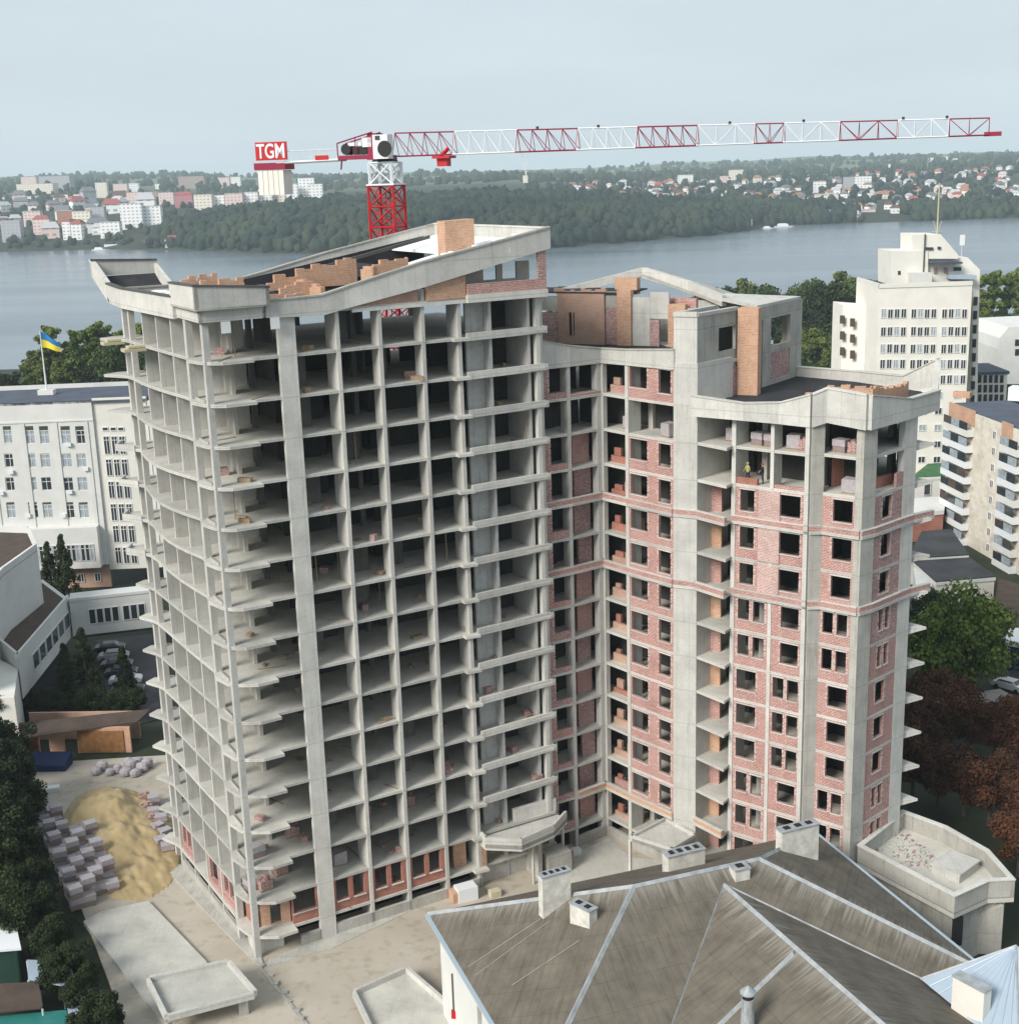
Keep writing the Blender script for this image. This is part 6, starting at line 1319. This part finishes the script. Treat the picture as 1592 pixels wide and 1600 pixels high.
# right side trees
v = at(1502, 1082, GZ); tree('round_green', v.x, v.y, GZ, 1.0, 'big round bright green tree in front of the flat dark roofs', 'right side trees').scale = (1.15, 1.15, 1.3); PR['round_green'].location.z = GZ-3.2
for px, py, k, s in ((1440, 1050, 'round_dark', .8), (1452, 1000, 'round_dark', .7)): v = at(px, py, GZ); tree(k, v.x, v.y, GZ, s, 'dark bush-like tree left of the big round green tree' if k != 'red' else 'red-brown tree next to the parked white car', 'right side trees')
for i, (px, py) in enumerate([(1438, 1190), (1475, 1180), (1515, 1180), (1552, 1190), (1590, 1200), (1425, 1250), (1465, 1260), (1505, 1275), (1545, 1290), (1590, 1300), (1625, 1240), (1620, 1330), (1590, 1370), (1440, 1140), (1480, 1145)]):
    v = at(px, py, GZ); tree(random.choice(['red', 'red2']), v.x, v.y, GZ, random.uniform(.6, .8), 'dark red-brown autumn tree beyond the annex', 'autumn trees on the right')
for i in range(26):
    px, py = random.uniform(1430, 1640), random.uniform(760, 900); v = at(px, py, GZ)
for k_ in ('round_dark', 'talld', 'tall'):
    pass
# distant wood as merged crowns
def ico():
    import bmesh
    bm = bmesh.new(); bmesh.ops.create_icosphere(bm, subdivisions=2, radius=1); v = np.array([p.co[:] for p in bm.verts]); f = np.array([[q.index for q in fc.verts] for fc in bm.faces]); bm.free(); return v, f
IV, IF = ico()
def wood(name, pts, size, label, cat='woodland', fm=F_far):
    n = len(pts); vv_, ff_ = [], []; nv = len(IV)
    var = [IV*(1+.30*rng.normal(size=(nv, 1))*.7) for _ in range(12)]
    for i, (x, y, z) in enumerate(pts):
        s = size*rng.uniform(.65, 1.35); vv_.append(var[i % 12]*np.array([s, s, s*rng.uniform(1.0, 1.6)])+np.array([x, y, z+s*.7])); ff_.append(IF+i*nv)
    put(name, npmesh(name, np.concatenate(vv_), np.concatenate(ff_), fm), None, kind='stuff', label=label, category=cat)
def scatter(n, fx, fy, cond=None):
    out = []
    while len(out) < n:
        y = fy(); x = fx(y); sy = float(np.interp(x, SX, SY))
        if y < sy+4: continue
        if cond and not cond(x, y, sy): continue
        out.append((x, y))
    a = np.array(out); return np.column_stack([a, hgt(a[:, 0], a[:, 1])])
U_ = random.uniform
wood('far_shore_wood', scatter(3300, lambda y: U_(-430, 480), lambda: U_(1390, 2150), lambda x, y, sy: y < sy+470-max(0, x-120)*1.05-(max(0, -x-230)*1.6) ), 6.2, 'dense dark green wood covering the far shore of the lake')
wood('shore_trees_right', scatter(650, lambda y: U_(380, 1300), lambda: U_(1780, 1960), lambda x, y, sy: y < sy+95 and not (430 < x < 545 and y < 1900)), 6.0, 'dark trees lining the far right shore of the lake')
wood('hillside_trees_right', scatter(950, lambda y: y*U_(.02, .45), lambda: 1900+1500*random.random()**1.2, lambda x, y, sy: y > sy+80), 4.8, 'scattered trees among the houses on the far right hillside')
wood('town_trees_left', scatter(600, lambda y: y*U_(-.50, -.19), lambda: U_(1710, 3000), lambda x, y, sy: y > sy+12), 4.2, 'scattered trees among the buildings of the far left town')
wood('ridge_wood', scatter(2000, lambda y: y*U_(-.5, .5), lambda: U_(2900, 5600)), 7.5, 'hazy wooded ridges on the horizon')

# ------------------------------------------------------------------ far town
for nm_, c_ in (('w', (.82, .82, .80)), ('c', (.78, .72, .60)), ('p', (.72, .56, .52)), ('g', (.40, .41, .43)), ('pk', (.45, .16, .18)), ('br', (.36, .27, .24)), ('rr', (.32, .09, .08)), ('ro', (.34, .17, .11)), ('rg', (.16, .17, .18)), ('rl', (.45, .45, .46)), ('rb', (.12, .07, .05))):
    def ex(t, s, o, b, nm_=nm_):
        if nm_[0] == 'r': return o
        br = N(t, 'ShaderNodeTexBrick'); L(t, s, br.inputs['Vector']); br.offset = 0; br.inputs['Scale'].default_value = 1; br.inputs['Brick Width'].default_value = 5.6; br.inputs['Row Height'].default_value = 4.4; br.inputs['Mortar Size'].default_value = 1.35; br.inputs['Mortar Smooth'].default_value = 0
        br.inputs['Color1'].default_value = (0, 0, 0, 1); br.inputs['Color2'].default_value = (.3, .3, .3, 1); br.inputs['Mortar'].default_value = (1, 1, 1, 1)
        mi = N(t, 'ShaderNodeMix', data_type='RGBA'); L(t, br.outputs[0], mi.inputs['Factor']); mi.inputs[6].default_value = (.30, .31, .33, 1); L(t, o, mi.inputs[7]); return mi.outputs[2]
    M['far_'+nm_] = mat('far_'+{'w': 'white_wall', 'c': 'cream_wall', 'p': 'pinkish_wall', 'g': 'grey_wall', 'pk': 'pink_red_wall', 'br': 'brown_wall', 'rr': 'red_roof', 'ro': 'orange_roof', 'rg': 'grey_roof', 'rl': 'light_roof', 'rb': 'brown_roof'}[nm_], c_, var=.06, vscale=.1, extra=ex)
names = {'w': 'white', 'c': 'cream', 'p': 'pinkish', 'g': 'grey', 'pk': 'raspberry red', 'br': 'brownish', 'rr': 'red', 'ro': 'orange', 'rg': 'grey', 'rl': 'pale', 'rb': 'brown'}
BIG = [(25, 287, 82, 2900, 'c', 'rl', 'wide cream block with raised right part on the hill at the far left'), (32, 276, 56, 3050, 'p', 'rl', 'pinkish tower behind the wide cream block on the left'), (60, 275, 108, 3000, 'g', 'rl', 'tall grey block behind the wide cream one on the left'), (-10, 307, 78, 2700, 'w', 'rl', 'long low white building at the far left under the cream block'), (84, 304, 124, 2720, 'w', 'rl', 'long low white hall right of the cream block'),
       (148, 285, 166, 2700, 'c', 'rl', 'slim cream tower standing alone on the left hill'), (176, 287, 198, 2900, 'p', 'rl', 'pinkish slab block, left one of a far pair'), (200, 286, 216, 2950, 'w', 'rl', 'whitish slab block, right one of a far pair'), (242, 287, 258, 3100, 'w', 'rl', 'small white block near the horizon left of the brown blocks'), (197, 300, 222, 2300, 'p', 'rg', 'pinkish tall block behind the big white block, left part'), (223, 299, 246, 2350, 'br', 'rg', 'brownish tall block behind the big white block, middle part'), (247, 300, 270, 2300, 'p', 'rg', 'pinkish tall block behind the big white block, right part'),
       (186, 318, 220, 1840, 'w', 'rl', 'big white apartment block near the left shore, left half'), (221, 322, 250, 1850, 'w', 'rl', 'big white apartment block near the left shore, lower right half'), (141, 323, 162, 1950, 'g', 'rg', 'grey block left of the big white one'), (88, 329, 112, 1950, 'ro', 'rl', 'orange brown block in the left town'), (112, 330, 140, 1930, 'c', 'rl', 'cream block next to the orange brown one in the left town'), (35, 330, 62, 1980, 'p', 'rl', 'pinkish stepped block in the left town'), (50, 342, 76, 1850, 'p', 'rr', 'pinkish house row with red gables in the left town'), (96, 346, 108, 1790, 'w', 'rr', 'white narrow house with steep red roof near the left shore'), (110, 350, 126, 1785, 'w', 'rr', 'white house with red roof right of the narrow one near the left shore'), (0, 345, 30, 1790, 'g', 'rl', 'grey block at the left edge near the shore'), (155, 347, 186, 1780, 'w', 'rl', 'white pitched hall beside the big white block near the shore'),
       (272, 304, 300, 2150, 'pk', 'rr', 'raspberry red block at the end of the white row'), (302, 304, 330, 2050, 'c', 'rl', 'white block, first of the long row on the wooded hill'), (331, 305, 350, 2060, 'w', 'rl', 'white block, second of the long row on the wooded hill'), (351, 302, 378, 2050, 'p', 'rl', 'pinkish white block, third of the long row on the hill'), (380, 300, 402, 2060, 'w', 'rl', 'white block, fourth of the long row on the hill'), (403, 295, 424, 2070, 'w', 'rr', 'white block with reddish roof in the long row on the hill'), (426, 290, 444, 2080, 'c', 'rl', 'cream white block, sixth of the long row'), (445, 287, 464, 2080, 'w', 'rl', 'white block, seventh of the long row'), (465, 278, 490, 2100, 'w', 'rl', 'tallest white block of the long row on the hill'), (482, 287, 503, 2080, 'w', 'rg', 'white block at the right end of the long row'), (278, 275, 318, 3200, 'br', 'rg', 'hazy brown block near the horizon'), (340, 277, 358, 3300, 'p', 'rl', 'hazy pink block near the horizon, left of two'), (360, 276, 375, 3300, 'w', 'rl', 'hazy white block near the horizon, right of two'),
       (1060, 273, 1083, 2900, 'w', 'rl', 'white cubic building on the right hillside'), (1140, 265, 1162, 3000, 'c', 'rl', 'cream block highest on the right hillside'), (1126, 275, 1138, 2800, 'p', 'rl', 'small pinkish block below the cream one'), (1320, 276, 1334, 2350, 'g', 'rg', 'grey end of the striped apartment block on the right shore'), (1335, 275, 1362, 2350, 'w', 'rg', 'white striped apartment block on the right shore hill'), (1273, 283, 1291, 2300, 'w', 'rl', 'white round cornered villa on the right shore hill'), (1276, 303, 1310, 2000, 'c', 'rl', 'cream building with dark roof near the right shore'), (1312, 328, 1368, 1860, 'p', 'rl', 'long low pinkish hotel at the right shore'), (1450, 246, 1468, 4200, 'w', 'rl', 'hazy white tower on the right horizon, left of three'), (1470, 244, 1484, 4250, 'w', 'rl', 'hazy white tower on the right horizon, middle of three'), (1486, 247, 1500, 4250, 'w', 'rl', 'hazy white tower on the right horizon, right of three'), (1387, 256, 1405, 3600, 'w', 'rl', 'low white hall on the hazy right hill'), (1368, 303, 1404, 2050, 'c', 'ro', 'long house with orange roof near the right shore'), (1050+0, 300, 1068, 2150, 'w', 'rb', 'white house with brown roof in the middle hillside'), (257, 374, 281, 1655, 'c', 'rr', 'boathouse with bright red roof at the edge of the far wood'), (222, 380, 248, 1700, 'c', 'ro', 'low sand coloured boathouse left of the red roofed one')]
for x0, y0, x1, Y, wc, rc, lb_ in BIG:
    a = atY(x0, y0, Y); b = atY(x1, y0, Y); zt = (a.z+b.z)/2; base = float(hgt(np.array([a.x]), np.array([Y]))[0])-4; boxb('b', lb_, (x0, y0, x1), Y, max(12, (b.x-a.x)*.5), 'far_'+wc, 'far_'+rc, min(base, zt-6), cat='building', nm='far_building', roof='hip' if rc in ('rr', 'ro', 'rb') else 'flat', group='buildings on the far shore')
HM = {}
def far_house(x, y, wc, rc, s, where):
    z = float(hgt(np.array([x]), np.array([y]))[0]); key = (wc, rc)
    if key not in HM:
        t = thing('far_house', 'h', 'house'); MB().box((0, 0), 13, 9, -4, 6.5).build('wall', 'far_'+wc, t); mb = MB(); v_ = [(-7.2, -5.2, 6.5), (7.2, -5.2, 6.5), (7.2, 5.2, 6.5), (-7.2, 5.2, 6.5), (-4.5, 0, 10.5), (4.5, 0, 10.5)]
        for f in ((0, 1, 5, 4), (2, 3, 4, 5), (1, 2, 5), (3, 0, 4), (3, 2, 1, 0)): mb.face([v_[i] for i in f])
        mb.build('roof', 'far_'+rc, t); HM[key] = t
    else: t = copy_tree(HM[key])
    t.location = (x, y, z); t.rotation_euler.z = random.uniform(-.8, .8); t.scale = (s, s, s*random.uniform(.8, 1.2)); t['group'] = f'{names[wc]} houses with {names[rc]} roofs {where}'; t['label'] = f'{names[wc]} house with {names[rc]} roof {where}'
for i in range(205):
    y = 1940+1000*random.random()**1.2; x = y*U_(.045, .43); far_house(x, y, random.choice('wwwwcp'), random.choice(['rr', 'rg', 'rl', 'rb', 'ro', 'rl']), U_(.75, 1.2), 'on the far right hillside')
for i in range(26): x = U_(300, 560); far_house(x, float(np.interp(x, SX, SY))+U_(18, 120), random.choice('wwcp'), random.choice(['rr', 'rg', 'rl', 'rb']), U_(.7, 1.1), 'at the far right shore')
for i in range(62): y = U_(1735, 2700); x = y*U_(-.45, -.255); far_house(x, y, random.choice('wwwcpg'), random.choice(['rr', 'rg', 'rl', 'rb', 'rl']), U_(1.0, 2.3), 'in the far left town')
# boats
def boat(px, py, l, label, m='white', rz=0):
    v = at(px, py, -15); t = thing('boat', label, 'boat', (v.x, v.y, -15), rz); w_ = l*.13
    mb = MB(); lo = [(-l/2, -w_*.8), (l*.3, -w_*.8), (l*.46, 0), (l*.3, w_*.8), (-l/2, w_*.8)]; hi = [(-l/2, -w_), (l*.3, -w_), (l*.5, 0), (l*.3, w_), (-l/2, w_)]
    for i in range(5): j = (i+1) % 5; mb.face([(*lo[i], -.3), (*lo[j], -.3), (*hi[j], l*.07), (*hi[i], l*.07)])
    mb.face([(*p, l*.07) for p in hi]); mb.build('hull', m, t); MB().prism([(-l*.35, -w_*.7), (l*.15, -w_*.7), (l*.15, w_*.7), (-l*.35, w_*.7)], l*.07, l*.17).build('cabin', 'white', t); MB().prism([(-l*.3, -w_*.6), (l*.05, -w_*.6), (l*.05, w_*.6), (-l*.3, w_*.6)], l*.171, l*.2).build('deck_roof', m, t)
boat(988, 376, 17, 'white houseboat moored below the middle of the far wood'); boat(1226, 355, 26, 'large white boat moored at the far right shore', rz=.1); boat(1200, 357, 16, 'flat white boat left of the larger one on the right shore'); boat(157, 391, 20, 'white boat in front of the dark barge on the left'); boat(145, 384, 16, 'small white boat nearer the left shore', rz=.1); boat(178, 388, 32, 'dark blue barge moored on the left shore', 'blue')

# ------------------------------------------------------------------ air
hz = bpy.data.materials.new('haze'); hz.use_nodes = True; t = hz.node_tree; t.nodes.clear(); pv = N(t, 'ShaderNodeVolumePrincipled'); pv.inputs['Color'].default_value = (.78, .92, 1, 1); pv.inputs['Density'].default_value = HAZE; pv.inputs['Anisotropy'].default_value = 0
ho = N(t, 'ShaderNodeOutputMaterial'); L(t, pv.outputs[0], ho.inputs['Volume'])
put('haze', MB().prism([(-6800, -800), (6800, -800), (6800, 8800), (-6800, 8800)], -21, 150).mesh('haze', hz), kind='stuff')

# ordinals for groups small enough to count from left to right
for gname in {o.get('group') for o in bpy.data.objects if o.parent is None and o.get('group')}:
    gs = [o for o in bpy.data.objects if o.parent is None and o.get('group') == gname]
    for lb_ in {o['label'] for o in gs}:
        q = [o for o in gs if o['label'] == lb_]
        if 1 < len(q) <= 59:
            q.sort(key=lambda o: (o.location.x/o.location.y) if abs(o.location.y) > 1 else o.data.vertices[0].co.x/o.data.vertices[0].co.y)
            for i, o in enumerate(q): o['label'] = lb_+f', {ORD[i]} from left'
